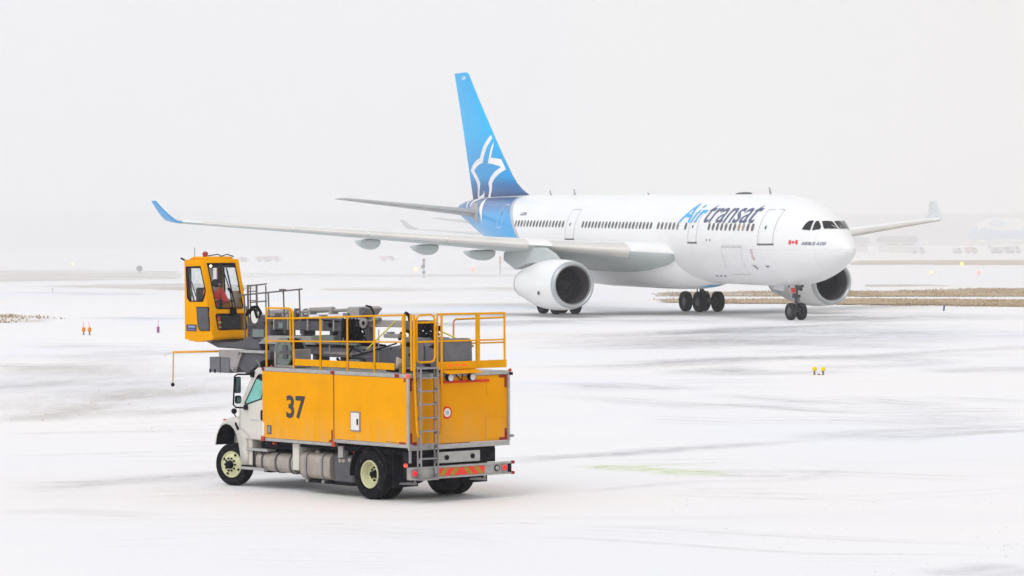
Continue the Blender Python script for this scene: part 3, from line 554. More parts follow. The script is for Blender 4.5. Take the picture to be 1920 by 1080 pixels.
def verge_mat():
    m = bpy.data.materials.new('snowy_dry_grass'); m.use_nodes = True; t = m.node_tree; N = t.nodes.new; K = t.links.new
    p = t.nodes['Principled BSDF']; p.inputs['Roughness'].default_value = .9; p.inputs['Specular IOR Level'].default_value = .1
    co = N('ShaderNodeTexCoord'); at = N('ShaderNodeAttribute'); at.attribute_name = 'wear'
    def noise(s, d, st=(1,1,1)):
        mp = N('ShaderNodeMapping'); mp.inputs['Scale'].default_value = st; K(co.outputs['Object'], mp.inputs[0])
        n = N('ShaderNodeTexNoise'); n.inputs['Scale'].default_value = s; n.inputs['Detail'].default_value = d; n.inputs['Roughness'].default_value = .65; K(mp.outputs[0], n.inputs['Vector']); return n.outputs[0]
    cr = N('ShaderNodeValToRGB'); cr.color_ramp.elements[0].position = .3; cr.color_ramp.elements[0].color = (.36, .265, .165, 1)
    cr.color_ramp.elements[1].position = .7; cr.color_ramp.elements[1].color = (.52, .41, .28, 1); K(noise(.25, 8), cr.inputs[0]); K(cr.outputs[0], p.inputs['Base Color'])
    ad = N('ShaderNodeMath'); ad.operation = 'ADD'; K(at.outputs['Fac'], ad.inputs[0]); K(noise(.22, 10, (.25, 1, 1)), ad.inputs[1])
    r = N('ShaderNodeMapRange'); r.inputs[1].default_value = .72; r.inputs[2].default_value = 1.22; K(ad.outputs[0], r.inputs[0])
    K(r.outputs[0], p.inputs['Alpha']); return m
VERGES=[
[(30.5, 284.4),(35.9, 285.6),(43.6, 294.8),(130.0, 315.0),(120.0, 236.0),(36.6, 256.0),(27.6, 258.2)],
[(11.6, 253.4),(23.1, 251.7),(27.0, 251.9),(35.4, 247.8),(120.0, 211.0),(112.0, 168.0),(31.9, 223.5),(24.6, 229.4),(17.5, 234.4),(11.0, 239.6)],
[(12.9, 281.1),(22.9, 286.4),(30.9, 284.3),(28.1, 258.1),(12.0, 262.0)],
[(64.2, 599.5),(80.9, 602.3),(240.0, 580.0),(230.0, 430.0),(68.8, 512.2),(55.6, 518.8)],
[(-86.9, 501.2),(-69.0, 501.2),(-49.2, 471.0),(-40.1, 383.2),(-50.8, 369.2),(-63.2, 364.8)],
[(-50.7, 331.2),(-45.6, 343.9),(-36.1, 348.5),(-27.0, 331.2),(-24.9, 305.0),(-31.2, 300.9),(-42.3, 319.0)],
[(-39.3, 453.7),(-26.3, 430.2),(-14.3, 419.8),(-4.3, 421.7),(2.9, 418.9),(2.6, 387.4),(-13.2, 388.1),(-24.0, 391.9),(-33.8, 390.5)],
[(-19.1, 312.5),(-10.6, 313.2),(2.1, 315.9),(2.0, 289.3),(-9.8, 289.7),(-18.2, 297.4)],
[(-37.0, 213.3),(-34.8, 212.9),(-32.4, 209.7),(-29.8, 203.8),(-28.2, 199.7),(-28.7, 196.0),(-29.5, 192.6),(-31.3, 191.7),(-33.1, 190.9)],
[(35.5, 316.0),(40.0, 318.0),(43.3, 310.4),(42.4, 304.3),(34.4, 306.6)],
]

VW = [.72, .74, .48, .70, .36, .36, .30, .30, .26, .42]
VM = verge_mat()
for k, (poly, wv) in enumerate(zip(VERGES, VW)):
    bm = bmesh.new(); bmesh.ops.triangulate(bm, faces=[bm.faces.new([bm.verts.new((x, y, .05+.003*k)) for x, y in poly])])
    xs = [p[0] for p in poly]; ys = [p[1] for p in poly]
    for nrm, lo, hi, st in (((1,0,0), min(xs), max(xs), (max(xs)-min(xs))/44), ((0,1,0), min(ys), max(ys), (max(ys)-min(ys))/12)):
        for c in np.arange(lo+st/2, hi, st): bmesh.ops.bisect_plane(bm, geom=bm.verts[:]+bm.edges[:]+bm.faces[:], plane_co=(c*nrm[0], c*nrm[1], 0), plane_no=nrm)
    me = bpy.data.meshes.new('grass_verge'); bm.to_mesh(me)
    bd = {v.index for e in bm.edges if e.is_boundary for v in e.verts}; bm.free()
    a = me.attributes.new('wear', 'FLOAT', 'POINT'); a.data.foreach_set('value', [.15 if i in bd else wv for i in range(len(me.vertices))])
    me.materials.append(VM); o = bpy.data.objects.new('grass_verge', me); COL.objects.link(o)
    tag(o, 'strip of dry grass showing through thin snow', 'verge', kind='structure')
# dry grass blades standing out of the snow on the verges
def inside(x, y, poly):
    c = False; n = len(poly)
    for i in range(n):
        (x1, y1), (x2, y2) = poly[i], poly[(i+1) % n]
        if (y1 > y) != (y2 > y) and x < (x2-x1)*(y-y1)/(y2-y1)+x1: c = not c
    return c
tb = MB(); rg = random.Random(3)
for k, poly in enumerate(VERGES):
    if k not in (0, 1, 2, 8): continue
    cnt = {0: 1700, 1: 2000, 2: 350, 8: 110}.get(k, 250)
    xs = [p[0] for p in poly]; ys = [p[1] for p in poly]; n = 0; tries = 0
    while n < cnt and tries < cnt*20:
        tries += 1; x, y = rg.uniform(min(xs)-1, min(max(xs)+1, 70)), rg.uniform(min(ys)-2, max(ys)+2)
        if not inside(x, y, poly): continue
        if math.sin(x*.9)+math.sin(y*.37+x*.2)+rg.uniform(-1.4, 1.4) < -.2: continue
        n += 1
        for b in range(3):
            a = rg.uniform(0, 6.3); h = rg.uniform(.05, .20); l = rg.uniform(-.12, .12); wd = rg.uniform(.03, .09)
            bx, by = x+rg.gauss(0, .35), y+rg.gauss(0, .5)
            tb.add([(bx-wd*math.cos(a), by-wd*math.sin(a), 0), (bx+wd*math.cos(a), by+wd*math.sin(a), 0), (bx+l, by+l*.5, h)], [(0, 1, 2)])
tag(tb.build('dry_grass', M['grassb'], normals=False), 'tufts of dry grass poking through the snow along the verges', 'grass', kind='stuff')
# crumbs and clods of snow along the wheel ridges
cb = MB(); rg = random.Random(11)
def clod(x, y, s):
    vs = [Vector((rg.gauss(0,1), rg.gauss(0,1), rg.gauss(0,1))).normalized()*rg.uniform(.6,1) for _ in range(6)]
    base = [(1,0,0),(-1,0,0),(0,1,0),(0,-1,0),(0,0,1),(0,0,-1)]
    P_ = [(x+s*(b[0]*.9+v.x*.3), y+s*(b[1]*.9+v.y*.3), s*.25+s*(b[2]*.55+v.z*.2)) for b, v in zip(base, vs)]
    cb.add(P_, [(0,2,4),(2,1,4),(1,3,4),(3,0,4),(2,0,5),(1,2,5),(3,1,5),(0,3,5)])
for pts, dk, kd in TRACKS:
    line = smooth_line(pts, 6); D = line[0][1]
    if D > 110: continue
    for i in range(len(line)-1):
        a, b = line[i], line[i+1]; ln = np.linalg.norm((b-a)[:2])
        for _ in range(int(ln*(2.2 if kd == 'b' else .9))):
            t = rg.random(); q = a+(b-a)*t; clod(q[0]+rg.gauss(0, .5), q[1]+rg.gauss(0, q[2]*.45+.15), rg.uniform(.008, .035)*(1.5 if rg.random() < .1 else 1))
for _ in range(160): clod(rg.uniform(3, 10), rg.uniform(46, 62), rg.uniform(.006, .02))
tag(cb.build('snow_clods', M['slush'], normals=False), 'crumbs of broken snow strewn along the wheel ridges', 'snow', kind='stuff')
def volume(name, a, b, dens, label, rgb=(1, 1, 1)):
    vm = bpy.data.materials.new(name); vm.use_nodes = True; t = vm.node_tree; t.nodes.remove(t.nodes['Principled BSDF'])
    pv = t.nodes.new('ShaderNodeVolumePrincipled'); pv.inputs['Density'].default_value = dens; pv.inputs['Color'].default_value = (*rgb, 1); pv.inputs['Anisotropy'].default_value = .2
    t.links.new(pv.outputs[0], t.nodes['Material Output'].inputs['Volume'])
    o = MB().box(a, b).build(name, vm); tag(o, label, 'haze', kind='stuff'); return o
volume('haze', (-2700, -210, -1), (2700, 4300, 40), .0002, 'pale snowy haze lying over the whole airfield')
volume('blowing_snow', (-900, 226, -.9), (900, 2200, 70), .0022, 'curtain of blowing snow drifting over the far side of the airfield', (.985, .978, .965))
volume('blowing_snow', (-700, 238, -.8), (8, 1900, 64), .0011, 'denser curtain of blowing snow behind the left wing', (.95, .965, 1))

# ------------------------------------------------------------------ airliner
# fuselage stations: x, top, bottom, half width (relative to centreline)
FS=np.array([[0,-.52,-.52,0],[.06,-.34,-.68,.17],[.25,-.12,-.89,.37],[.6,.16,-1.13,.61],[1.1,.46,-1.38,.87],[2.0,1.02,-1.77,1.32],[3.0,1.66,-2.11,1.79],[4.0,2.13,-2.38,2.19],[5.0,2.43,-2.58,2.48],[6.5,2.68,-2.73,2.71],[8.2,2.79,-2.81,2.81],[10,2.82,-2.82,2.82],[14,2.82,-2.82,2.82],[36,2.82,-2.82,2.82],[39.5,2.82,-2.68,2.80],[43,2.82,-2.30,2.66],[46,2.81,-1.72,2.34],[49,2.78,-.98,1.88],[52,2.70,-.20,1.36],[54.5,2.55,.55,.88],[56.3,2.32,1.08,.50],[57.2,2.1,1.4,.30],[57.5,1.9,1.6,.1]])
def herm(xs,ys,x):
    d=np.diff(ys)/np.diff(xs); m=np.zeros(len(xs)); m[1:-1]=np.where(d[:-1]*d[1:]>0,2*d[:-1]*d[1:]/(d[:-1]+d[1:]+1e-12),0); m[0]=d[0]; m[-1]=d[-1]
    i=int(np.clip(np.searchsorted(xs,x)-1,0,len(xs)-2)); h=xs[i+1]-xs[i]; t=(x-xs[i])/h
    return ((1+2*t)*(1-t)**2)*ys[i]+t*(1-t)**2*h*m[i]+t*t*(3-2*t)*ys[i+1]+t*t*(t-1)*h*m[i+1]
SQ=np.sqrt(FS[:,0])
def sec(x):
    u=np.sqrt(max(x,0))
    zt,zb,hw=(herm(SQ,FS[:,k],u) for k in (1,2,3))
    return zt,zb,hw
CZ=4.98
def tilt(x): return .0114*(x-20)
def fus(x,a):
    zt,zb,hw=sec(x); return np.array([x,hw*np.cos(a),CZ+(zt+zb)/2+(zt-zb)/2*np.sin(a)+tilt(x)])
def side_y(x,z):
    zt,zb,hw=sec(x); c=CZ+(zt+zb)/2+tilt(x); h=(zt-zb)/2
    return hw*np.sqrt(max(0,1-((z-c)/h)**2))

def airfoil(c, th, n=12):
    xs = [.5*(1-math.cos(math.pi*i/n)) for i in range(n+1)]
    def yt(x): return 5*th*(.2969*math.sqrt(x)-.126*x-.3516*x*x+.2843*x**3-.1036*x**4)
    def cm(x): return .012*(1-(2*x-1)**2)
    up = [(x*c, (cm(x)+yt(x))*c) for x in xs]; lo = [(x*c, (cm(x)-yt(x))*c) for x in xs]
    return up[::-1] + lo[1:-1]                                     # TE -> upper -> LE -> lower
def loft(mb, secs, mi=0, closed=True, caps=True, mfun=None):
    n = len(secs[0]); o = len(mb.v)
    for s_ in secs: mb.v += [tuple(map(float, p)) for p in s_]
    for i in range(len(secs)-1):
        for k in range(n if closed else n-1):
            mb.f.append([o+i*n+k, o+i*n+(k+1) % n, o+(i+1)*n+(k+1) % n, o+(i+1)*n+k]); mb.m.append(mfun(i, k, n) if mfun else mi)
    if caps:
        mb.f.append([o+k for k in range(n)][::-1]); mb.m.append(mi); mb.f.append([o+(len(secs)-1)*n+k for k in range(n)]); mb.m.append(mi)
WS = [(1.5,17.6,13.2,3.9,.14,4.0),(2.6,17.5,12.9,4.0,.145,5.0),(3.0,17.75,12.5,4.03,.145,5.0),(3.6,18.9,11.2,4.09,.15,4.8),(4.4,20.0,9.95,4.16,.15,4.5),(6.5,21.52,8.85,4.33,.13,3.0),(9.4,23.41,7.55,4.57,.12,2.2),(14,26.42,6.35,4.95,.112,1.4),(19,29.68,5.05,5.37,.108,.8),(24,32.95,3.75,5.79,.105,.3),(28.2,35.69,2.75,6.13,.10,0),(29,36.2,2.55,6.2,.10,0)]
def wst(y):
    a = np.array(WS); return [float(np.interp(y, a[:,0], a[:,k])) for k in range(1, 6)]
def wsec(y, side, n=12, scale=1.0, dx=0.0):
    x0, c, z0, th, inc = wst(y); s_, co = math.sin(R(inc)), math.cos(R(inc))
    return [(x0+dx+x*co+z*s_*.0, side*y, z0+z*scale-x*s_) for x, z in airfoil(c, th, n)]
def fuselage_mat():
    m = mat('airliner_hull_paint', (.77, .77, .765), .3, 0, .015, .4, 0, ((.68, .68, .66), .58, .85, .25, .5), .3)
    t = m.node_tree; p = t.nodes['Principled BSDF']; N = t.nodes.new; K = t.links.new
    co = N('ShaderNodeTexCoord'); sp = N('ShaderNodeSeparateXYZ'); K(co.outputs['Object'], sp.inputs[0])
    def mth(op, a, b=0.0, c=None):
        x = N('ShaderNodeMath'); x.operation = op
        for i, v_ in enumerate((a, b, c)):
            if v_ is None: continue
            if isinstance(v_, (int, float)): x.inputs[i].default_value = v_
            else: K(v_, x.inputs[i])
        return x.outputs[0]
    X, Z = sp.outputs[0], sp.outputs[2]
    zr = mth('SUBTRACT', Z, 5.23)
    edge = mth('ADD', mth('ADD', 40.9, mth('MULTIPLY', zr, 1.05)), mth('MULTIPLY', mth('MULTIPLY', zr, zr), .12))
    edge = mth('ADD', edge, mth('MULTIPLY', mth('MAXIMUM', mth('SUBTRACT', -.6, zr), 0), 6.0))
    d = mth('SUBTRACT', X, edge)
    def step(a, lo, hi):
        r = N('ShaderNodeMapRange'); r.inputs[1].default_value = lo; r.inputs[2].default_value = hi; K(a, r.inputs[0]); return r.outputs[0]
    ramp = N('ShaderNodeValToRGB'); cr = ramp.color_ramp; cr.interpolation = 'EASE'
    cr.elements[0].position = 0; cr.elements[0].color = (.010, .335, .70, 1); cr.elements[1].position = 1; cr.elements[1].color = (.022, .055, .14, 1)
    e = cr.elements.new(.58); e.color = (.010, .32, .68, 1); e = cr.elements.new(.84); e.color = (.03, .15, .38, 1)
    K(step(zr, -.6, 2.75), ramp.inputs[0])
    base = p.inputs['Base Color'].links[0].from_socket
    def mix(f, a, b):
        x = N('ShaderNodeMix'); x.data_type = 'RGBA'; K(f, x.inputs[0]); K(a, x.inputs[6])
        if isinstance(b, tuple): x.inputs[7].default_value = (*b, 1)
        else: K(b, x.inputs[7])
        return x.outputs[2]
    fr = mth('ABSOLUTE', mth('SUBTRACT', mth('FRACT', mth('DIVIDE', X, 4.24)), .5))
    seam = N('ShaderNodeMapRange'); seam.inputs[1].default_value = .006; seam.inputs[2].default_value = .010; seam.inputs[3].default_value = .13; seam.inputs[4].default_value = 0; K(fr, seam.inputs[0])
    base = mix(seam.outputs[0], base, (.35, .35, .36))
    lap = N('ShaderNodeMapRange'); lap.inputs[1].default_value = .012; lap.inputs[2].default_value = .03; lap.inputs[3].default_value = .14; lap.inputs[4].default_value = 0; K(mth('ABSOLUTE', mth('ADD', zr, .95)), lap.inputs[0])
    base = mix(lap.outputs[0], base, (.35, .35, .36))
    c = mix(step(d, -.02, .02), base, (.46, .45, .48))
    c = mix(step(d, .46, .52), c, ramp.outputs[0])
    c = mix(step(zr, 2.70, 2.78), c, (.80, .80, .79))
    K(c, p.inputs['Base Color']); return m
def fin_mat():
    m = mat('fin_paint', (.045, .33, .82), .35, 0, .02, .5, 0, None, .08); t = m.node_tree; p = t.nodes['Principled BSDF']; N = t.nodes.new; K = t.links.new
    co = N('ShaderNodeTexCoord'); sp = N('ShaderNodeSeparateXYZ'); K(co.outputs['Object'], sp.inputs[0])
    r = N('ShaderNodeMapRange'); r.inputs[1].default_value = 8.0; r.inputs[2].default_value = 17.5; K(sp.outputs[2], r.inputs[0])
    ramp = N('ShaderNodeValToRGB'); cr = ramp.color_ramp; cr.interpolation = 'EASE'
    cr.elements[0].position = .0; cr.elements[0].color = (.02, .06, .15, 1); cr.elements[1].position = 1; cr.elements[1].color = (.010, .38, .76, 1)
    e = cr.elements.new(.07); e.color = (.025, .13, .33, 1); e = cr.elements.new(.18); e.color = (.010, .30, .65, 1); e = cr.elements.new(.55); e.color = (.012, .42, .80, 1)
    K(r.outputs[0], ramp.inputs[0]); K(ramp.outputs[0], p.inputs['Base Color']); return m
air = empty('airliner', (19.9703, 183.9634, 0), .4286+math.pi/2)
tag(air, 'white twin engine airliner with blue star tail taxiing behind the yellow truck', 'airliner', 'airliners on the snowy airfield')
mb = MB(); secs = []
for x in [0,.02,.06,.14,.25,.4,.6,.85,1.1,1.5,2,2.5,3,3.5,4,4.5,5,5.7,6.5,7.3,8.2,9,10,12,14] + list(np.arange(16, 36.1, 2.5)) + [36,37.5,39,40.5,42,43.5,45,46.5,48,49.5,51,52.5,54,55,56,56.7,57.2,57.4,57.5]:
    secs.append([fus(x, 2*math.pi*k/56) for k in range(56)])
loft(mb, secs); hull = mb.build('fuselage', fuselage_mat(), air, smooth=True, ang=60)
def onhull(eps): return lambda x, z: (x, side_y(x, z)+eps, z)
# lettering on the starboard side: reads towards the nose
def hull_text(body, xl, xr, z0, z1, m, shear=0, off=0, grid=.12, name='lettering'):
    v2, fs, _ = text2d(body, off)
    pts = []
    for u, v_ in v2:
        x = xl+(xr-xl)*u - shear*(v_*(z1-z0)); pts.append((x, z0+(z1-z0)*v_+.0114*(x-12)))
    return decal(pts, fs, onhull(.014), grid, name, m, air, gx=.35)
hull_text('Air', 17.0, 14.15, 5.93, 7.13, M['ltrblue'], .55, .012)
hull_text('transat', 13.95, 7.45, 5.93, 7.05, M['ltrnavy'], .5, .010)
hull_text('AIRBUS A330', 2.95, 1.42, 4.66, 4.86, M['ltrnavy'], .3, .02, 0)
hull_text('C-GTSN', 41.35, 40.35, 6.28, 6.50, M['ltrnavy'], .25, .02, 0)
def hpoly(poly, m, name, grid=.15, eps=.014, gx=.4): return decal(poly, [list(range(len(poly)))], onhull(eps), grid, name, m, air, gx)
fl = lambda u, v_: (3.80-.62*u, 4.60+.26*v_)
hpoly([fl(0,0),fl(.25,0),fl(.25,1),fl(0,1)], M['flagr'], 'flag_marking'); hpoly([fl(.75,0),fl(1,0),fl(1,1),fl(.75,1)], M['flagr'], 'flag_marking')
leaf = [(.5,.9),(.56,.72),(.64,.76),(.62,.55),(.70,.58),(.66,.42),(.56,.34),(.515,.34),(.51,.12),(.49,.12),(.485,.34),(.44,.34),(.34,.42),(.30,.58),(.38,.55),(.36,.76),(.44,.72)]
hpoly([fl(*q) for q in leaf], M['flagr'], 'flag_marking')
# cabin windows
def cab_win(x):
    z = 5.80+.0125*(x-20.6); P_ = [(x+.15*math.cos(a)*abs(math.cos(a))**-.35 if abs(math.cos(a))>1e-6 else x, z+.235*math.sin(a)) for a in [2*math.pi*k/14 for k in range(14)]]
    decal(P_, [list(range(14))], onhull(.012), .1, 'cabin_window', M[('wink','wink','wink','wink2','wink','wink')[int(x*7.3) % 6] if abs(x-8.6) > .3 else 'wink3'], air)
for a, b, n in ((41.55,33.75,16),(30.65,20.62,21),(19.6,16.92,6),(15.82,15.82,1),(12.72,7.25,11)):
    for i in range(n): cab_win(a+(b-a)*i/max(1, n-1))
def outline(poly, wd, m, name, eps=.01):
    n = len(poly); c = np.mean(np.array(poly), 0); inn = []
    for i in range(n):
        p = np.array(poly[i]); a = np.array(poly[i-1]); b = np.array(poly[(i+1) % n])
        d1 = (p-a)/np.linalg.norm(p-a); d2 = (b-p)/np.linalg.norm(b-p); nn = np.array([-(d1+d2)[1], (d1+d2)[0]]); nn = nn/ (np.linalg.norm(nn)+1e-9)
        if np.dot(c-p, nn) < 0: nn = -nn
        inn.append(tuple(p+nn*wd))
    return decal(list(poly)+inn, [(i, (i+1) % n, n+(i+1) % n, n+i) for i in range(n)], onhull(eps), .12, name, m, air)
def door(x0, x1, z0, z1, m, sill=True):
    d = outline(rrect(x1, z0, x0, z1, .18), .035, m, 'passenger_door')
    if sill:
        s_ = hpoly([(x0+.05, z0-.07), (x1-.05, z0-.07), (x1-.05, z0+.03), (x0+.05, z0+.03)], M['sill'], 'door_sill', 0); s_.parent = d
    w_ = hpoly([((x0+x1)/2+.1+.09*math.cos(a), z0+1.0+.12*math.sin(a)) for a in [k*math.pi/4 for k in range(8)]], M['wink'], 'door_window', 0); w_.parent = d
door(6.55, 5.05, 4.62, 6.72, M['line']); door(15.35, 14.2, 4.72, 6.6, M['line']); door(33.2, 31.85, 4.95, 6.98, M['line']); door(45.35, 44.3, 5.75, 7.42, M['logo'], False)
outline([(11.0,4.45),(8.5,4.42),(8.9,2.75),(11.3,2.75)], .025, M['line'], 'cargo_door')
for x in np.linspace(10.9, 8.5, 9): hpoly([(x,4.40),(x-.06,4.40),(x-.06,4.56),(x,4.56)], M['line'], 'hinge_mark', 0)
for x, z in ((7.35,4.16),(7.34,3.8)): outline([(x+.13*math.cos(a), z+.17*math.sin(a)) for a in [k*math.pi/5 for k in range(10)]], .06, M['pink'], 'service_mark')
for x in (13.75, 13.2, 12.65): hpoly([(x,2.58),(x-.22,2.58),(x-.3,2.68),(x-.08,2.68)], M['ltrnavy'], 'service_mark', 0)
for x in (12.9, 12.45): hpoly([(x,4.80),(x-.12,4.80),(x-.12,4.93),(x,4.93)], M['sill'], 'service_mark', 0)
hpoly([(7.8,3.35),(7.5,3.35),(7.35,3.10),(7.5,3.08)], M['line'], 'pitot_probe', 0, .03); hpoly([(6.4,3.3),(6.1,3.3),(6.0,3.22),(6.3,3.22)], M['sill'], 'pitot_probe', 0, .03)
# cockpit windows: side pair and windscreens, both sides
def cock(poly, sg=1):
    vs = []
    for x, y, z in poly: vs.append((x-.02, y*sg, z+.012))
    n = len(poly); c = tuple(np.mean(np.array(vs), 0)); mb = MB(); mb.add(vs+[(c[0]-.03, c[1]*1.02, c[2])], [(i, (i+1) % n, n) for i in range(n)])
    # push outward on to the hull surface
    mb.v = [hullpush(*p) for p in mb.v]
    mb.build('cockpit_window', M['cock'], air)
def hullpush(x, y, z, e=.02):
    zt, zb, hw = sec(x); c = CZ+(zt+zb)/2+tilt(x); h = (zt-zb)/2; k = math.sqrt((y/hw)**2+((z-c)/h)**2)
    k = max(k, 1e-3); return (x-e, y/k*(1+e/1.5), c+(z-c)/k*(1+e/1.5))
def subdiv(poly, k=4):
    o = []
    for i in range(len(poly)):
        a, b = np.array(poly[i]), np.array(poly[(i+1) % len(poly)])
        for j in range(k): o.append(tuple(a+(b-a)*j/k))
    return o
for sg in (1, -1):
    cock(subdiv([(3.12,1.67,5.49),(3.08,1.35,5.85),(3.02,1.2,5.99),(2.82,.98,6.01),(2.62,1.39,5.46)]), sg)
    cock(subdiv([(2.51,1.33,5.44),(2.70,.93,5.98),(2.60,.78,5.99),(2.24,.86,5.70),(2.16,.98,5.52)]), sg)
    cock(subdiv([(2.47,.64,5.96),(2.24,.06,5.96),(1.58,.05,5.53),(1.70,.42,5.53),(2.0,.80,5.53)]), sg)
for q in ((1.62,.1,5.53,1.9,.32,5.72),(1.6,-.1,5.53,1.8,-.25,5.7)):
    MB().tube([hullpush(q[0],q[1],q[2],.05), hullpush(q[3],q[4],q[5],.06)], .018, 5).build('wiper', M['frame'], air)
# aerials
for x, h in ((9.6,.42),(37.3,.42),(41.2,.34),(26,.12)): MB().prism([(x, 7.76+tilt(x)), (x+.3, 7.76+tilt(x)), (x+.38, 7.80+tilt(x)+h), (x+.26, 7.80+tilt(x)+h)], 'y', -.015, .015).build('aerial', M['line'], air)
MB().lathe((14.2,0,7.76), (-1,0,0), [(0,.02),(.3,.07),(1.1,.10),(1.9,.07),(2.1,.02)], 12).build('aerial_fairing', M['sill'], air, True)
# belly fairing
mb = MB(); secs = []
for x, hw, dz in ((15.9,.9,.03),(16.8,1.8,-.12),(18,2.55,-.30),(19.5,2.95,-.44),(22,3.12,-.5),(30,3.12,-.5),(33,2.8,-.42),(35.5,2.1,-.2),(37.3,1.2,.05)):
    zb = CZ-2.82+tilt(x)+dz; zc = CZ-.95+tilt(x); secs.append([(x, hw*math.cos(a)*abs(math.cos(a))**-.25 if abs(math.cos(a)) > .02 else 0, zc+(zc-zb)*math.sin(a)) for a in [R(-190+200*k/24) for k in range(25)]])
loft(mb, secs, closed=False, caps=False, mfun=lambda i, k, n: 1 if i == 1 and 11 <= k <= 12 else 0); mb.build('belly_fairing', [M['acw'], M['ltrblue']], air, True, ang=60)
# wings
for sg in (1, -1):
    mb = MB(); ys = [1.5,2.6,3.0,3.6,4.4,5.5,6.5,8,9.4,11.5,14,16.5,19,21.5,24,26,28.2,29]
    loft(mb, [wsec(y, sg) for y in ys], mfun=lambda i, k, n: 1 if k < 12 else 0)
    wg = mb.build('wing', [M['wing'], M['wtop']], air, True, ang=50)
    for y0, y1 in ((4.5,8.6),(9.9,14.3),(14.38,18.6),(18.68,22.8),(22.88,27.9)):
        mb = MB(); secs = []
        for y in np.linspace(y0, y1, 4):
            x0, c, z0, th, inc = wst(y); s_ = math.sin(R(inc)); af_ = [(x, z) for x, z in airfoil(c, th, 40)]
            pts = [(x, z) for x, z in af_ if x < c*(.11 if z > 0 else .045)]
            secs.append([(x0-.014+x, sg*y, z0+z*1.05-x*s_) for x, z in pts])
        nm = min(len(q) for q in secs); loft(mb, [q[:nm] for q in secs], closed=True); mb.build('slat', M['slat'], wg, True, ang=50)
    for y in (7.0, 10.4, 13.7, 17.1):
        x0, c, z0, th, inc = wst(y); ln = 2.2+.42*c; mb = MB(); secs = []
        for u in (0,.06,.15,.3,.5,.7,.85,.95,1):
            r = math.sin(math.pi*u**.75)**.6 if 0 < u < 1 else .03; xx = x0+c*.52+ln*u
            secs.append([(xx, sg*y+.26*r*math.cos(a), z0-c*.045-math.sin(R(inc))*c*.7+.02+(.62 if math.sin(a) < 0 else .12)*r*math.sin(a)) for a in [2*math.pi*k/14 for k in range(14)]])
        loft(mb, secs); mb.build('flap_track_fairing', M['wing'], wg, True, ang=60)
    # winglet
    mb = MB(); secs = []
    for x0, y, z, c, cant in ((36.2,29,6.2,2.55,5),(36.55,29.35,6.32,2.25,30),(36.95,29.58,6.58,1.95,55),(37.6,29.8,6.98,1.55,65),(38.5,30.1,7.6,.95,67)):
        secs.append([(x0+x, sg*(y-zz*math.sin(R(cant))), z+zz*math.cos(R(cant))) for x, zz in airfoil(c, .085, 8)])
    loft(mb, secs, mfun=lambda i, k, n: 1 if k < 8 else 0); mb.build('winglet', [M['blue'], M['wlin']], wg, True, ang=50)
    MB().sphere((36.5, sg*29.02, 6.2), .09).build('navigation_light', mat('green_lens' if sg > 0 else 'red_lens', (.06,.4,.2) if sg > 0 else (.5,.08,.05), .2), wg, True)
    # engine
    ey, ez, ex = sg*9.37, 2.08, 18.2
    mb = MB(); mb.lathe((ex,ey,ez), (1,0,0), [(.28,1.49),(.6,1.545),(1.2,1.59),(2.2,1.62),(3.4,1.585),(4.4,1.47),(5.4,1.27),(6.4,1.04),(7.1,.90),(7.1,.84),(6.4,.9)], 48)
    nac = mb.build('engine', M['acw'], air, True, ang=50)
    mb = MB(); mb.lathe((ex,ey,ez), (1,0,0), [(.285,1.495),(.16,1.455),(.06,1.40),(0,1.335),(.02,1.27),(.10,1.215),(.24,1.18)], 48); mb.build('intake_lip', M['lip'], nac, True, ang=60)
    mb = MB(); mb.lathe((ex,ey,ez), (1,0,0), [(.24,1.18),(.7,1.165),(1.5,1.21),(1.9,1.21)], 48); mb.build('intake_duct', M['inlet'], nac, True, ang=60)
    mb = MB(); mb.lathe((ex,ey,ez), (1,0,0), [(2.0,1.2),(2.0,.1)], 32)
    for k in range(26):
        a = 2*math.pi*k/26; da = .13
        for r0, r1 in ((.3,.62),(.62,.92),(.92,1.19)):
            tw0, tw1 = .10+.13*r0, .10+.13*r1
            P_ = [(ex+1.5, r0, a-tw0), (ex+1.75, r0, a+tw0*.6), (ex+1.75-.02, r1, a+tw1*.6), (ex+1.5, r1, a-tw1)]
            mb.add([(x, ey+r*math.cos(b), ez+r*math.sin(b)) for x, r, b in P_], [(0,1,2,3)])
    mb.build('fan', M['fan'], nac, False)
    sp_ = MB().lathe((ex,ey,ez), (1,0,0), [(.98,.01),(1.02,.07),(1.2,.2),(1.5,.34),(1.6,.36)], 24).build('spinner', M['fan'], nac, True)
    MB().tube([(ex+1.0+.02*k+.012*k, ey+(.03+.012*k)*math.cos(.5+k*.42), ez+(.03+.012*k)*math.sin(.5+k*.42)) for k in range(11)], .016, 5).build('spinner_mark', M['logo'], nac)
    mb = MB(); mb.lathe((ex,ey,ez), (1,0,0), [(6.4,.78),(7.0,.6),(7.6,.34),(8.0,.05)], 24); mb.lathe((ex,ey,ez), (1,0,0), [(7.1,.86),(7.11,.905),(6.95,.935),(6.93,.9)], 36); mb.build('exhaust', M['exh'], nac, True)
    mb = MB(); secs = []
    for x, z0_, z1_, hw in ((20.3,3.55,3.72,.10),(21.2,3.55,4.05,.24),(22.6,3.5,4.42,.30),(24.5,3.4,4.45,.30),(26.5,3.0,4.2,.26),(28.6,3.6,4.1,.12)):
        secs.append([(x,ey-hw,z0_),(x,ey+hw,z0_),(x,ey+hw*.8,z1_),(x,ey-hw*.8,z1_)])
    loft(mb, secs); mb.build('engine_pylon', M['wing'], nac, True, ang=40)
    for a_ in (25, 200): MB().box((ex+1.75, ey+sg*1.60, ez-.62), (ex+1.98, ey+sg*1.61, ez-.40)).build('nacelle_mark', M['sill'], nac)
    # tailplane
    mb = MB(); secs = []
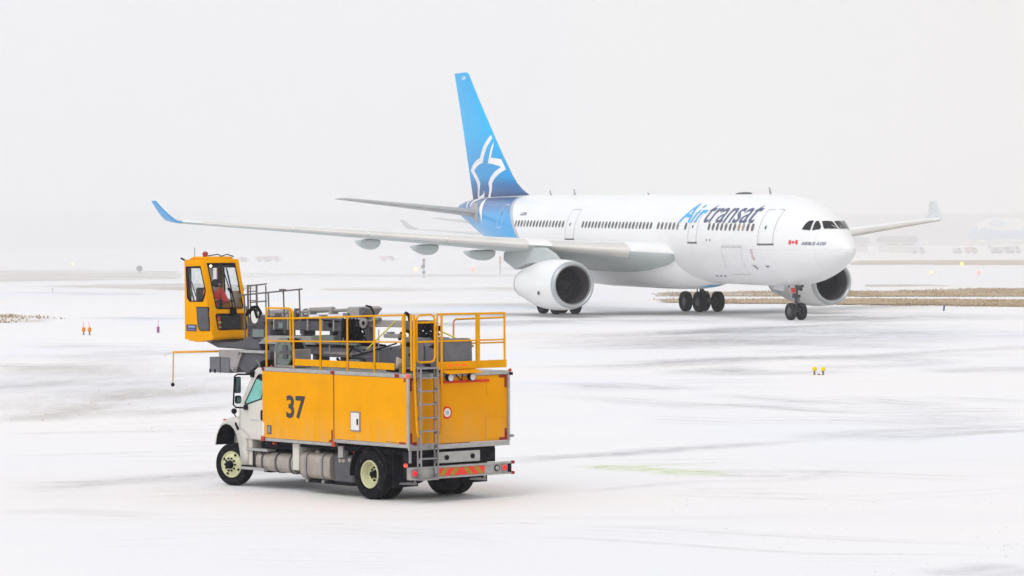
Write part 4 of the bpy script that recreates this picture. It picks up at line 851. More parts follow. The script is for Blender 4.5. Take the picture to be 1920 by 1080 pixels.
    for y, x0, c, z, th in ((.5,50.4,6.0,6.75,.10),(1.5,51.1,5.5,6.9,.10),(5.5,53.75,3.9,7.42,.095),(9.4,56.2,2.3,7.92,.09),(9.7,56.6,1.9,7.96,.06)):
        secs.append([(x0+x, sg*y, z+zz) for x, zz in airfoil(c, th, 10)])
    loft(mb, secs); mb.build('tailplane', M['stab'], air, True, ang=50)
    # main gear
    gx, gy = 28.85, sg*5.34
    gr = MB(); gr.tube([(gx,gy,.72),(gx,gy,2.0)], .15, 14).tube([(gx,gy,1.7),(gx-.15,gy*1.02,3.6)], .24, 14).tube([(gx-1.15,gy,.70),(gx+1.15,gy,.70)], .14, 10)
    for s_ in (-1, 1): gr.tube([(gx+s_*.99,gy-.62,.69),(gx+s_*.99,gy+.62,.69)], .10, 10)
    gr.tube([(gx,gy,2.1),(gx,gy-sg*2.4,3.2)], .10, 8).tube([(gx-.1,gy,1.5),(gx-1.1,gy,1.15),(gx-1.2,gy,.8)], .05, 6).tube([(gx+.2,gy+.1,3.0),(gx+.5,gy+.1,1.0)], .04, 6)
    gr.box((gx-.4,gy-.3,1.95),(gx+.3,gy+.3,2.35))
    gear = gr.build('main_landing_gear', M['gear'], air, True)
    for sx in (-1, 1):
        for sy in (-1, 1):
            c = (gx+sx*.99, gy+sy*.70, .69)
            MB().lathe(c, (0,1,0), [(-.17,.30),(-.235,.42),(-.24,.58),(-.19,.66),(-.1,.69),(.1,.69),(.19,.66),(.24,.58),(.235,.42),(.17,.30)], 28).build('wheel', M['tyreair'], gear, True)
            MB().lathe(c, (0,1,0), [(-.17,.01),(-.14,.2),(-.17,.31),(.17,.31),(.14,.2),(.17,.01)], 20).build('wheel_hub', M['gear'], gear, True)
    MB().box((gx-.9,gy+sg*.55,2.2),(gx+.8,gy+sg*.60,3.5)).build('gear_door', M['gearw'], gear, bevel=.03)
# fin
LEz = [(7.2,44.2),(8.12,45.18),(8.52,46.27),(9.0,47.19),(9.63,48.02),(10.62,49.13),(11.98,50.53),(13.6,52.13),(15.56,54.05),(17.25,55.62),(17.42,56.0)]
TEz = [(7.2,54.7),(8.18,55.02),(13.28,56.74),(17.43,58.29)]
def finx(z): return float(np.interp(z, [q[0] for q in LEz], [q[1] for q in LEz])), float(np.interp(z, [q[0] for q in TEz], [q[1] for q in TEz]))
def fin_half(x, z):
    a, b = finx(z); u = min(max((x-a)/(b-a), 0), 1); th = .095-.02*(z-8)/9.4
    return 5*th*(.2969*math.sqrt(u)-.126*u-.3516*u*u+.2843*u**3-.1036*u**4)*(b-a)
mb = MB(); secs = []
for z in [7.2,7.7,8.12,8.3,8.52,8.75,9,9.3,9.63,10.1,10.62,11.3,11.98,13,13.6,14.6,15.56,16.5,17.25,17.36,17.42]:
    a, b = finx(z); us = [.5*(1-math.cos(math.pi*i/14)) for i in range(15)]
    secs.append([(a+(b-a)*u, fin_half(a+(b-a)*u, z), z) for u in us[::-1]] + [(a+(b-a)*u, -fin_half(a+(b-a)*u, z), z) for u in us[1:-1]])
loft(mb, secs); fin = mb.build('tail_fin', fin_mat(), air, True, ang=50)
PA = [(51.07,12.6),(51.7,12.33),(52.38,11.84),(52.85,11.3),(53.09,10.94),(53.94,10.78),(54.76,10.42),(55.24,10.07),(54.7,9.7),(54.09,9.3),(53.76,9.02),(53.7,8.64),(53.77,8.09),(53.42,8.06),(53.33,8.52),(53.11,9.09),(53.48,9.43),(54.02,9.79),(54.4,10.03),(53.88,10.29),(53.27,10.46),(52.53,10.58),(52.32,11.07),(51.78,11.71),(51.31,12.11),(50.8,12.36)]
PB = [(50.68,12.09),(51.04,11.75),(51.25,11.32),(51.52,10.51),(50.93,10.47),(50.14,10.37),(49.29,10.2),(50.27,9.86),(51.01,9.46),(51.41,9.06),(51.21,8.71),(51.22,8.44),(51.46,7.98),(51.02,7.98),(50.69,8.54),(50.68,9.0),(50.28,9.34),(49.49,9.71),(48.51,10.0),(48.96,10.4),(49.28,10.75),(50.13,10.85),(51.01,10.92),(50.89,11.36),(50.78,11.74)]
PC = [(52.26,8.53),(52.55,8.26),(53.09,8.13),(53.7,8.07),(53.77,7.9),(52.29,7.9),(52.23,8.29)]
for sg in (1, -1):
    fn = lambda x, z, sg=sg: (x, sg*(fin_half(x, z)+.012), z)
    for P_ in (PA, PB, PC):
        P_ = [(max(x, finx(z)[0]+.2), z) for x, z in P_]
        decal(P_, [list(range(len(P_)))], fn, .3, 'star_emblem', M['logo'], fin, .3)
v2, fs, _ = text2d('104', .02); decal([(56.75-.75*u-.1*v_, 16.86+.3*v_) for u, v_ in v2], fs, lambda x, z: (x, fin_half(x, z)+.012, z), 0, 'fleet_number', M['logo'], fin)
hpoly([(51.04,7.98),(50.99,7.7),(50.53,7.14),(49.73,6.63),(48.94,5.93),(49.3,6.63),(49.72,7.14),(50.36,7.65),(50.86,7.93)], M['logo'], 'star_emblem', .1, .014, .2)
hpoly([(54.2,7.9),(54.84,7.74),(54.13,7.26),(53.88,7.26),(54.33,7.69)], M['logo'], 'star_emblem', .1, .014, .2)
hpoly([(53.1,7.95),(53.61,7.8),(53.32,7.33),(53.1,7.4),(53.1,7.66),(52.6,7.8),(51.9,7.95)], M['logo'], 'star_emblem', .1, .014, .2)
hpoly([(53.2,7.3),(52.9,7.62),(51.9,7.62),(50.8,7.15),(50.3,6.6),(50.35,6.1),(51.5,6.35),(53.0,6.95)], M['stab'], 'trim_plate', .1, .01, .2)
# nose gear
ng = MB(); ng.tube([(6.67,0,.53),(6.6,0,2.5)], .11, 12).tube([(6.67,-.36,.525),(6.67,.36,.525)], .09, 10).tube([(6.67,0,1.3),(7.6,0,2.3)], .07, 8).tube([(6.62,0,1.0),(6.25,0,1.15),(6.5,0,1.5)], .04, 6).box((6.5,-.22,1.35),(6.75,.22,1.55)).box((6.3,-.35,2.0),(7.0,.35,2.5))
ngear = ng.build('nose_landing_gear', M['gear'], air, True)
for sy in (-1, 1):
    c = (6.67, sy*.36, .525)
    MB().lathe(c, (0,1,0), [(-.12,.24),(-.165,.32),(-.17,.44),(-.13,.505),(-.06,.525),(.06,.525),(.13,.505),(.17,.44),(.165,.32),(.12,.24)], 28).build('wheel', M['tyreair'], ngear, True)
    MB().lathe(c, (0,1,0), [(-.12,.01),(-.10,.12),(-.12,.25),(.12,.25),(.10,.12),(.12,.01)], 18).build('wheel_hub', M['gear'], ngear, True)
    MB().prism([(6.9,2.45),(8.3,2.5),(8.3,1.85),(7.0,1.75)], 'y', sy*.62-.02, sy*.62+.02).build('gear_door', M['gearw'] if sy > 0 else M['gear'], ngear, bevel=.01)
MB().prism([(.42,2.42),(.78,2.42),(.62,1.62),(.30,1.66)], 'x', 6.15, 6.19).build('gear_door', M['gearw'], ngear, bevel=.01)
MB().prism([(.38,1.98),(.66,1.98),(.60,1.66),(.33,1.69)], 'x', 6.135, 6.148).build('door_marking', M['flagr'], ngear)
MB().sphere((6.42, .0, 2.08), .07).build('taxi_light', M['taildim'], ngear, True)

# ------------------------------------------------------------------ deicing truck (x forward, y left, z up; origin under the rear face)
trk = empty('deicing_truck', (-1.0466, 61.9341, 0), .702+math.pi/2)
tag(trk, 'yellow and white deicing truck numbered 37 with stowed grey boom and raised operator cab', 'truck')
Y = M['yellow']
# equipment box
body = MB().box((.03,-1.262,1.14),(4.84,1.262,2.455)).build('equipment_box', M['orange'], trk, bevel=.008)
sp1 = MB().box((2.435,1.262,1.085),(4.86,1.292,2.455)).build('side_panel', Y, body, bevel=.006)
sp2 = MB().box((.055,1.262,1.165),(2.405,1.285,2.455)).build('side_panel', Y, body, bevel=.006)
MB().box((2.407,1.255,1.10),(2.433,1.268,2.45)).build('panel_gap', M['black'], body)
MB().box((.0,-1.29,2.458),(4.86,1.296,2.535)).build('roof_rail', M['alu'], body, bevel=.01)
MB().box((2.43,1.17,1.015),(4.86,1.285,1.082)).box((.0,1.17,1.09),(2.428,1.285,1.162)).build('sill_rail', M['alu'], body, bevel=.006)
MB().box((-.01,-1.285,1.04),(.03,1.285,1.135)).build('sill_rail', M['alu'], body, bevel=.006)
for y in (1.278, -1.278): MB().box((-.012,y-.022,1.135),(.05,y+.022,2.457)).build('corner_post', M['alu'], body, bevel=.006)
MB().box((4.80,1.29,1.08),(4.865,1.296,1.4)).build('edge_strip', M['white2'], body)
# reflectors: dark red L marks at the corners, small ones along the rails
def refl(*bx):
    mb = MB()
    for a, b in bx: mb.box(a, b)
    mb.build('reflector', M['red'], body)
for y, sg in ((1.235,1),(-1.235,-1)):
    a, b = (y-.19, y-.0) if sg > 0 else (y, y+.19)
    c, d = (y-.05, y) if sg > 0 else (y, y+.05)
    refl(((.018,a,2.40),(.028,b,2.448)), ((.018,c,2.20),(.028,d,2.40))); refl(((.018,a,1.15),(.028,b,1.20)), ((.018,c,1.20),(.028,d,1.38)))
refl(((.09,1.2865,2.38),(.14,1.292,2.45))); refl(((.09,1.2865,1.17),(.3,1.292,1.20)))
refl(((2.45,1.2935,1.09),(2.49,1.299,1.34)), ((2.49,1.2935,1.09),(2.56,1.299,1.14)))
refl(((2.38,1.297,2.465),(2.50,1.303,2.53))); refl(((4.78,1.297,2.465),(4.87,1.303,2.535))); refl(((.28,1.297,2.465),(.42,1.303,2.53)))
for x, z in ((4.83,1.06),(2.40,1.06)): MB().box((x-.05,1.287,z-.05),(x+.05,1.33,z+.05)).build('side_marker', M['redl'], body, bevel=.01)
MB().tube([(4.58,1.15,.97),(4.58,1.22,.97)], .03, 10).build('side_marker', M['redl'], body, True)
v2, fs, _ = text2d('37', .03); decal([(4.02-.66*u, 1.515+.475*v_) for u, v_ in v2], fs, lambda x, z: (x, 1.2945, z), 0, 'number', M['ink'], sp1)
h_ = MB().box((1.535,1.286,1.345),(1.855,1.298,1.745)).build('hatch', M['steel'], sp2)
MB().box((1.565,1.298,1.375),(1.825,1.308,1.715)).build('hatch_door', M['white2'], sp2, bevel=.004); MB().box((1.585,1.308,1.48),(1.63,1.322,1.60)).build('latch', M['black'], sp2, bevel=.005)
MB().box((4.545,1.293,1.17),(4.685,1.303,1.345)).build('vent_plate', M['navy'], sp1); MB().box((4.565,1.303,1.19),(4.665,1.306,1.325)).build('vent_grille', M['steel'], sp1)
v2, fs, _ = text2d('-----'); decal([(.72-.35*u, 1.185+.012*v_) for u, v_ in v2], fs, lambda x, z: (x, 1.2875, z), 0, 'small_print', M['ink'], sp2)
# rear face
MB().box((.012,-.78,2.325),(.028,.47,2.375)).build('red_stripe', M['stripe'], body)
mb = MB(); mb.lathe((.03,.30,1.75), (-1,0,0), [(0,.125),(.008,.125),(.008,.0)], 28); mb.build('roundel', M['stripe'], body); MB().lathe((.02,.30,1.75), (-1,0,0), [(0,.086),(.006,.086),(.006,0)], 28).build('roundel_centre', M['white2'], body)
MB().lathe((.014,.30,1.75), (-1,0,0), [(0,.045),(.003,.045),(.003,0)], 16).build('roundel_spot', M['pale_spot'], body)
for y0, y1, z0, z1 in ((-.68,-1.24,1.18,1.62),(-.72,-1.22,2.05,2.44)):
    MB().ring([(.024,y0,z0),(.024,y1,z0),(.024,y1,z1),(.024,y0,z1)], [(.024,y0-.012,z0+.012),(.024,y1+.012,z0+.012),(.024,y1+.012,z1-.012),(.024,y0-.012,z1-.012)]).build('access_panel', M['yellow2'], body, solid=.004)
MB().prism([(0.02,2.56),(-.22,2.52),(-.22,2.535),(.02,2.6)], 'y', -.42, .47).build('lamp_shelf', M['yellow2'], body)
for y in (.30,-.26):
    l = MB().lathe((.02,y,2.44), (-1,0,0), [(0,.05),(.04,.075),(.12,.082),(.13,.07)], 18).build('work_light', M['black'], body, True); MB().lathe((-.105,y,2.44), (-1,0,0), [(0,.07),(.012,.05),(.016,0)], 18).build('lens', M['lens'], l, True)
MB().tube([(0,.1,2.5),(-.06,.06,2.42),(-.05,-.02,2.38),(-.02,-.07,2.5)], .012, 6).build('cable', M['hose'], body, True)
for y in (.27,.09,-.09): MB().box((-.03,y-.055,2.655),(.0,y+.055,2.705)).build('marker_light', M['taildim'], body, bevel=.008)
MB().sphere((.0,1.31,2.50), .04).build('marker_light', M['taildim'], body, True); MB().sphere((.0,-1.31,2.54), .035).build('marker_light', M['redl'], body, True)
MB().box((-.05,-1.36,1.20),(.02,-1.29,1.25)).build('door_stop', M['steel'], body); MB().box((-.03,-1.36,2.44),(.03,-1.29,2.5)).build('door_stop', M['black'], body)
# deck clutter boxes under the rails
# rails
def rail(mb, pts, r=.021, n=8): mb.tube(pts, r, n)
ly = 1.235
mb = MB()
rail(mb, [(4.78,ly,2.54),(4.78,ly,3.76)], .021)
hoop = [(4.78,ly,3.75)] + [(3.93-.0+.0, ly, 3.76)] ; rail(mb, [(4.79,ly,3.755),(4.0,ly,3.765),(3.90,ly,3.74),(3.86,ly,3.68),(3.85,ly,3.55),(3.83,ly,2.54)], .021)
rail(mb, [(3.98,ly-.02,3.76),(3.96,ly-.02,3.1),(3.93,ly-.02,3.07)], .02)
rail(mb, [(4.78,ly,3.545),(3.84,ly,3.56),(.16,ly,3.69)], .019); rail(mb, [(4.78,ly,3.075),(.18,ly,3.16)], .016)
for x in (2.92,2.02,1.14): rail(mb, [(x,ly,2.54),(x,ly,3.56+(3.84-x)*.036)], .019)
mb.box((.17,ly-.025,2.54),(.23,ly+.025,3.70))
mb.build('guard_rail', M['yellow2'], trk, True)
mb = MB()
for a, b in ((3.80,2.96),(2.88,2.06),(1.98,1.18),(1.10,.50)): mb.box((b,ly-.015,2.60),(a,ly+.003,2.735))
mb.build('toe_board', M['yellow2'], trk, bevel=.006)
sl = MB().lathe((.46,1.18,2.74), (.6,1,.15), [(-.1,.03),(-.06,.09),(.02,.12),(.05,.11)], 16).tube([(.46,1.12,2.72),(.50,1.08,2.54)], .03, 6).build('spotlight', M['tank'], trk, True)
# rear rail and gate, hand rails beside the ladder
mb = MB(); xr = -.01
rail(mb, [(xr,1.22,3.70),(xr,1.21,2.6)], .024); rail(mb, [(xr-.03,1.17,3.70),(xr-.05,1.18,2.5),(xr-.10,1.16,1.45),(xr-.10,1.13,1.32),(xr-.05,1.03,1.27)], .026)
mb.build('hand_rail', M['yellow2'], trk, True)
mb = MB(); g0, g1 = 1.10, .64
rail(mb, [(-.03,g0,2.85),(-.03,g0,3.60),(-.03,g0-.05,3.68),(-.03,g1+.1,3.69),(-.03,g1+.03,3.66),(-.03,g1,3.58),(-.03,g1,2.86),(-.03,g1+.03,2.79),(-.03,g1+.1,2.76),(-.03,g0-.06,2.76),(-.03,g0-.01,2.79),(-.03,g0,2.85)], .022)
for z in (3.54,3.16): rail(mb, [(-.03,g0,z),(-.03,g1,z)], .02)
mb.build('gate', M['yellow2'], trk, True)
mb = MB()
rail(mb, [(xr,.565,2.54),(xr,.565,3.70)], .02); rail(mb, [(xr-.02,.47,3.69),(xr-.04,.49,2.5),(xr-.08,.52,1.45),(xr-.02,.53,1.33)], .024)
mb.box((xr-.03,-.43,2.62),(xr+.03,-.50,3.69)); rail(mb, [(xr,-1.16,2.62),(xr,-1.16,3.69)], .022)
rail(mb, [(xr,.57,3.69),(xr,-1.17,3.685)], .022); rail(mb, [(xr,.565,3.16),(xr,-1.17,3.155)], .017)
rail(mb, [(xr,-1.165,3.60),(1.58,-1.20,3.53),(1.65,-1.2,3.48),(1.66,-1.2,2.54)], .02); rail(mb, [(xr,-1.165,3.10),(1.66,-1.20,3.03)], .016)
mb.build('guard_rail', M['yellow2'], trk, True)
MB().box((xr-.02,-1.20,2.60),(xr+.0,.56,2.755)).build('toe_board', M['yellow2'], trk, bevel=.006)
# ladder
mb = MB(); lx0, lx1 = -.20, -.06
def stringer(y):
    mb.box((lx0,y-.012,.46),(lx0+.03,y+.012,2.64)).box((lx1-.03,y-.012,.46),(lx1,y+.012,2.64))
    zs = np.arange(.55, 2.6, .28)
    for z in zs: mb.box((lx0+.03,y-.008,z-.035),(lx1-.03,y+.008,z+.035))
stringer(1.12); stringer(.70)
for z in (.88,1.16,1.42,1.68,1.94,2.20,2.46): mb.box((lx0+.02,.71,z-.014),(lx1-.02,1.11,z+.014))
mb.box((lx0,.68,2.63),(.3,1.14,2.66)).box((lx0,.69,.46),(lx1,1.13,.49))
mb.build('ladder', M['steel'], trk, bevel=.004)
# bumper
mb = MB(); mb.box((-.06,-1.28,.485),(.05,1.30,.70)).box((-.085,-1.28,.68),(.05,1.30,.715)).box((-.085,-1.28,.47),(.05,1.30,.50))
bp = mb.build('bumper', M['alu'], trk, bevel=.006)
chv = MB().box((-.068,-.58,.515),(-.060,.62,.668)).build('chevron_board', M['chevr'], bp)
mb = MB()
for k in range(3):
    for sg in (1, -1):
        y = .02+sg*(.20+.27*k)
        P_ = [(y-sg*.02, .52), (y+sg*.10, .52), (y-sg*.04, .662), (y-sg*.16, .662)]; P_ = [(min(max(q[0], -.565), .605), q[1]) for q in P_]
        if abs(P_[0][0]-P_[1][0]) > .01: mb.prism(P_, 'x', -.072, -.0685)
mb.build('chevron_stripe', M['chevo'], bp)
def lamp(y, m, r=.055):
    o = MB().lathe((-.06,y,.60), (-1,0,0), [(0,r+.016),(.018,r+.016),(.02,r)], 20).build('lamp_surround', M['steel'] if m is not None else M['black'], bp)
    MB().lathe((-.078,y,.60), (-1,0,0), [(0,r),(.015,r*.8),(.02,0)], 20).build('tail_light', m or M['alu'], bp, True)
lamp(1.20, M['tail'], .062); lamp(-1.09, M['tail'], .062); lamp(-.90, None, .05)
for z in (.70,.49): MB().box((-.10,-1.34,z-.03),(-.04,-1.27,z+.03)).build('bumper_cap', M['red'], bp, bevel=.01)
MB().box((-.07,-1.275,.51),(-.062,-1.18,.67)).build('end_plate', M['black'], bp)
MB().box((-.02,1.36,.50),(.02,1.40,.72)).build('marker_stalk', M['black'], bp); MB().sphere((-.02,1.38,.76), .04).build('marker_light', M['taildim'], bp, True)
MB().box((-.03,-.50,.76),(.12,.56,.98)).build('tool_box', M['alu'], trk, bevel=.012)
for y in (.36,-.30): MB().lathe((-.03,y,.87), (-1,0,0), [(0,.05),(.02,.05),(.024,0)], 14).build('tool_box_latch', M['black'], trk)
MB().box((.05,-.95,1.0),(.2,.9,1.06)).box((.1,-1.0,.72),(.3,1.2,1.0)).build('rear_crossmember', M['black'], trk, bevel=.01)
MB().tube([(-.0,1.25,1.12),(-.0,1.25,.80)], .03, 8).build('drain_pipe', M['steel'], trk, True)
# chassis and running gear
mb = MB()
for y in (.42,-.42): mb.box((-.02,y-.05,.62),(6.9,y+.05,.90))
for x in (.4,1.4,2.6,3.6,4.6,5.6): mb.box((x-.06,-.42,.66),(x+.06,.42,.86))
mb.box((.3,-1.1,.93),(5.0,1.12,1.02)).box((2.3,-1.0,.62),(2.55,1.05,1.02)).box((4.86,-.9,.45),(5.0,.95,1.05)).box((4.0,-.95,.85),(5.2,1.08,1.03)).box((5.0,-.7,.42),(6.6,.6,.9))
mb.tube([(1.41,-.9,.5),(1.41,.9,.5)], .13, 10).tube([(6.22,-.9,.45),(6.22,.9,.45)], .09, 10).tube([(1.41,0,.55),(4.6,0,.7)], .07, 8)
mb.sphere((1.41,0,.52), .27, 12); mb.tube([(2.0,.5,.85),(.9,.5,.62)], .05, 6).tube([(2.0,-.5,.85),(.9,-.5,.62)], .05, 6)
mb.box((.62,-1.1,.9),(.70,1.14,1.02)).box((.35,-.6,.45),(.6,.5,.75)).tube([(.9,-.1,.34),(.35,-.1,.34)], .17, 12).tube([(3.3,.2,.42),(3.9,.2,.42)], .2, 12)
mb.build('chassis_frame', M['black'], trk, bevel=.01)
for x, z, r in ((2.46,.72,.055),(2.34,.72,.05),(2.14,.74,.05)): MB().lathe((x,1.0,z), (0,1,0), [(0,r),(.1,r),(.12,r*.7),(.12,0)], 14).build('air_valve', M['tank'], trk, True)
MB().box((2.30,1.0,.78),(2.46,1.16,1.02)).build('switch_box', M['alu'], trk, bevel=.01)
MB().tube([(2.2,1.0,.98),(2.12,1.02,.9),(2.08,1.0,.78)], .016, 6).build('cable', M['redl'], trk, True)
# front: fuel tank, battery box
def tankshape(x0, x1, y0, y1, z0, z1, r, m, name):
    return MB().prism([((y0+y1)/2+p[0], (z0+z1)/2+p[1]) for p in rrect(-(y1-y0)/2, -(z1-z0)/2, (y1-y0)/2, (z1-z0)/2, r, 6)], 'x', x0, x1).build(name, m, trk, True, ang=35)
tk = tankshape(2.72, 3.72, .52, 1.17, .29, .84, .15, M['tank'], 'fuel_tank')
for x in (2.98,3.52): MB().ring([(x-.025,.845+p[0],.565+p[1]) for p in rrect(-.34,-.29,.34,.29,.16,6)], [(x+.025,.845+p[0],.565+p[1]) for p in rrect(-.34,-.29,.34,.29,.16,6)]).box((x-.03,.95,.235),(x+.03,1.15,.29)).build('strap', M['steel'], tk, solid=.014)
MB().lathe((3.32,1.0,.82), (0,.3,1), [(0,.05),(.06,.05),(.07,.035),(.07,0)], 14).build('filler_cap', M['alu'], tk, True)
MB().box((2.02,.45,.27),(2.70,1.10,.83)).build('battery_box', M['greyd'], trk, bevel=.05, seg=3)
MB().box((2.02,.55,.225),(3.6,1.12,.275)).build('tank_bracket', M['black'], trk)
t2 = tankshape(4.02, 5.30, .62, 1.15, .36, .76, .16, M['tank'], 'exhaust_box')
for x in (4.10,4.60,5.08): MB().ring([(x-.022,.885+p[0],.56+p[1]) for p in rrect(-.275,-.21,.275,.21,.16,6)], [(x+.022,.885+p[0],.56+p[1]) for p in rrect(-.275,-.21,.275,.21,.16,6)]).build('strap', M['greyd'], t2, solid=.014)
MB().box((3.78,.6,.45),(4.0,1.16,1.0)).build('urea_tank', M['cream'], trk, bevel=.015)
MB().box((3.55,.55,.30),(3.80,1.10,.62)).build('tank_bracket', M['black'], trk, bevel=.06, seg=3)
st = MB().box((4.86,.95,.775),(5.62,1.18,.83)).build('cab_step', M['alu'], trk, bevel=.008)
st = MB().box((4.95,.95,.375),(6.02-.2,1.20,.43)).build('cab_step', M['alu'], trk, bevel=.008)
MB().tube([(5.15,1.1,.78),(5.15,1.1,.43)], .018, 6).tube([(5.45,1.1,.78),(5.45,1.1,.43)], .018, 6).box((4.9,.9,.70),(5.1,1.05,.80)).box((4.9,.9,.34),(5.15,1.05,.40)).build('step_bracket', M['black'], trk)
# wheels
def wheel(x, y, r, wd, face, steer=0, deep=False, inner=False):
    w0 = empty('wheel', (x, y, r*1.0-.004), steer, trk); n = 40; h = wd/2
    prof = [(-h*.7,.58*r),(-h,.66*r),(-h*1.02,.85*r),(-h*.88,.955*r),(-h*.6,r*.995),(-h*.45,r*.985),(-h*.40,r),(-h*.06,r),(0,r*.982),(h*.06,r),(h*.40,r),(h*.45,r*.985),(h*.6,r*.995),(h*.88,.955*r),(h*1.02,.85*r),(h,.66*r),(h*.7,.58*r)]
    MB().lathe((0,0,0), (0,1,0), prof, n).build('tyre', M['rubber'], w0, True, ang=35)
    f = face; rr = .268
    if deep:
        pr = [(f*h*.80,rr*1.06),(f*h*.95,rr*1.02),(f*h*.95,rr*.96),(f*h*.45,rr*.88),(f*h*-.25,rr*.80),(f*h*-.45,rr*.66),(f*h*-.45,rr*.30),(f*h*-.42,.001)]
    else:
        pr = [(f*h*.80,rr*1.06),(f*h*.98,rr*1.02),(f*h*.98,rr*.96),(f*h*.80,rr*.90),(f*h*.88,rr*.76),(f*h*1.14,rr*.60),(f*h*1.16,rr*.34),(f*h*1.16,.001)]
    MB().lathe((0,0,0), (0,1,0), pr, 36).build('rim', M['rim'], w0, True, ang=30)
    z0 = f*h*(-.43 if deep else 1.16)
    hb = MB().lathe((0,0,0), (0,1,0), [(z0,rr*.33),(z0+f*.06,rr*(.24 if deep else .31)),(z0+f*(.12 if deep else .09),rr*(.2 if deep else .27)),(z0+f*(.13 if deep else .10),rr*.1),(z0+f*(.13 if deep else .1),0)], 20)
    for k in range(10):
        a = 2*math.pi*k/10; q = rr*(.50 if not deep else .50); hb.lathe((q*math.cos(a), z0-f*.004, q*math.sin(a)), (0,f,0), [(0,.021),(.03,.021),(.035,0)], 7)
    if not deep:
        for k in range(4):
            a = .5+2*math.pi*k/4; q = rr*.82; hb.lathe((q*math.cos(a), f*h*.80, q*math.sin(a)), (0,f,0), [(0,.03),(.022,.028),(.022,0)], 8)
    hb.build('hub', M['black'], w0, True)
    return w0
RW = .505
wheel(6.22, 1.03, .45, .26, 1, R(14)); wheel(6.22, -1.03, .45, .26, -1, R(14))
for sg in (1, -1): wheel(1.41, sg*1.06, RW, .25, sg, 0, True); wheel(1.41, sg*.74, RW, .25, sg, 0, True)
# rear fenders and flaps
def fender(y0, y1, r, a0, a1, m, cx=1.41, cz=.5, th=.025):
    o_ = arc((cx,cz), r, a0, a1, 16); i_ = arc((cx,cz), r-th, a0, a1, 16)
    return MB().prism(o_+i_[::-1], 'y', y0, y1).build('mud_guard', m, trk, True, ang=35)
fender(.6, 1.20, .61, -5, 175, M['black']); fender(-1.20, -.6, .61, -5, 175, M['black'])
MB().box((.60,.58,.28),(.63,1.2,1.0)).build('mud_flap', M['black'], trk); MB().box((.60,-1.2,.28),(.63,-.58,1.0)).build('mud_flap', M['black'], trk)
for y in (.62,-1.17):
    MB().prism([(y+.0,.30),(y+.44,.34),(y+.44,.36),(y+.10,.345),(y+.05,.42),(y+.02,.42)], 'x', .585, .598).build('flap_bracket', M['steel'], trk)
    MB().box((.583,y+.12,.352),(.597,y+.42,.372)).build('flap_plate', M['steel'], trk)
MB().box((.30,-1.12,.86),(.42,-1.02,.95)).build('rear_marker', M['redl'], trk, bevel=.01)

# ------------------------------------------------------------------ truck cab: closed shell with window openings
CP = [(4.93,1.02),(4.93,2.40),(5.02,2.50),(5.40,2.49),(5.52,2.40),(5.86,1.66),(5.86,1.02)]   # side profile (x, z)
WN = [(5.07,1.86),(5.07,2.28),(5.10,2.36),(5.30,2.37),(5.36,2.33),(5.66,1.75),(5.60,1.72)]   # window opening
def cy(z): return 1.17 if z < 1.7 else 1.17-.16*(z-1.7)/.8
cabm = MB()
for sg in (1, -1):
    cabm.ring([(x, sg*cy(z), z) for x, z in CP], [(x, sg*cy(z), z) for x, z in WN])
for i, mi in ((1,0),(2,0),(3,0)):
    a, b = CP[i], CP[i+1]
    cabm.add([(a[0],-cy(a[1]),a[1]),(a[0],cy(a[1]),a[1]),(b[0],cy(b[1]),b[1]),(b[0],-cy(b[1]),b[1])], [(0,1,2,3)])
# back wall with an opening, windscreen surround, floor, bulkhead
cabm.ring([(4.93,1.17,1.02),(4.93,cy(2.4),2.40),(4.93,-cy(2.4),2.40),(4.93,-1.17,1.02)], [(4.93,.7,1.8),(4.93,.65,2.25),(4.93,-.65,2.25),(4.93,-.7,1.8)])
cabm.ring([(5.52,cy(2.4),2.40),(5.86,1.17,1.66),(5.86,-1.17,1.66),(5.52,-cy(2.4),2.40)], [(5.56,.98,2.32),(5.83,1.06,1.73),(5.83,-1.06,1.73),(5.56,-.98,2.32)])
cabm.add([(5.86,1.17,1.66),(5.86,-1.17,1.66),(5.86,-1.17,1.02),(5.86,1.17,1.02)], [(0,1,2,3)]).add([(4.93,1.17,1.02),(5.86,1.17,1.02),(5.86,-1.17,1.02),(4.93,-1.17,1.02)], [(0,1,2,3)])
cab = cabm.build('cab', M['white'], trk, solid=.03, bevel=.02)
for sg in (1, -1):
    MB().add([(x, sg*(cy(z)-.004), z) for x, z in WN], [list(range(len(WN)))]).build('side_window', M['glass_teal'], cab)
    MB().ring([(x, sg*(cy(z)+.018), z) for x, z in WN], [(x+(5.3-x)*.09, sg*(cy(z)+.016), z+(2.05-z)*.09) for x, z in WN]).build('window_seal', M['black'], cab, solid=.012)
MB().add([(5.56,.98,2.32),(5.83,1.06,1.73),(5.83,-1.06,1.73),(5.56,-.98,2.32)], [(0,1,2,3)]).build('windscreen', M['glass_teal'], cab)
MB().add([(4.93,.7,1.8),(4.93,.65,2.25),(4.93,-.65,2.25),(4.93,-.7,1.8)], [(0,1,2,3)]).build('rear_window', M['glass_teal'], cab)
MB().box((5.0,.25,1.05),(5.25,.8,1.75)).box((5.0,.3,1.7),(5.1,.75,2.05)).box((5.0,-.8,1.05),(5.25,-.25,1.75)).box((5.6,-1.0,1.05),(5.8,1.0,1.70)).build('cab_interior', M['dark_cloth'], cab, bevel=.03)
MB().lathe((5.5,.52,1.78), (-.8,0,.6), [(-.012,.20),(0,.215),(.012,.20),(0,.185),(-.012,.20)], 24).tube([(5.5,.52,1.78),(5.65,.52,1.6)], .03, 8).build('steering_wheel', M['black'], cab, True)
MB().tube([(5.80,1.19,1.62),(5.82,1.192,1.25),(5.45,1.192,1.06)], .006, 4).build('door_seam', M['line'], cab)
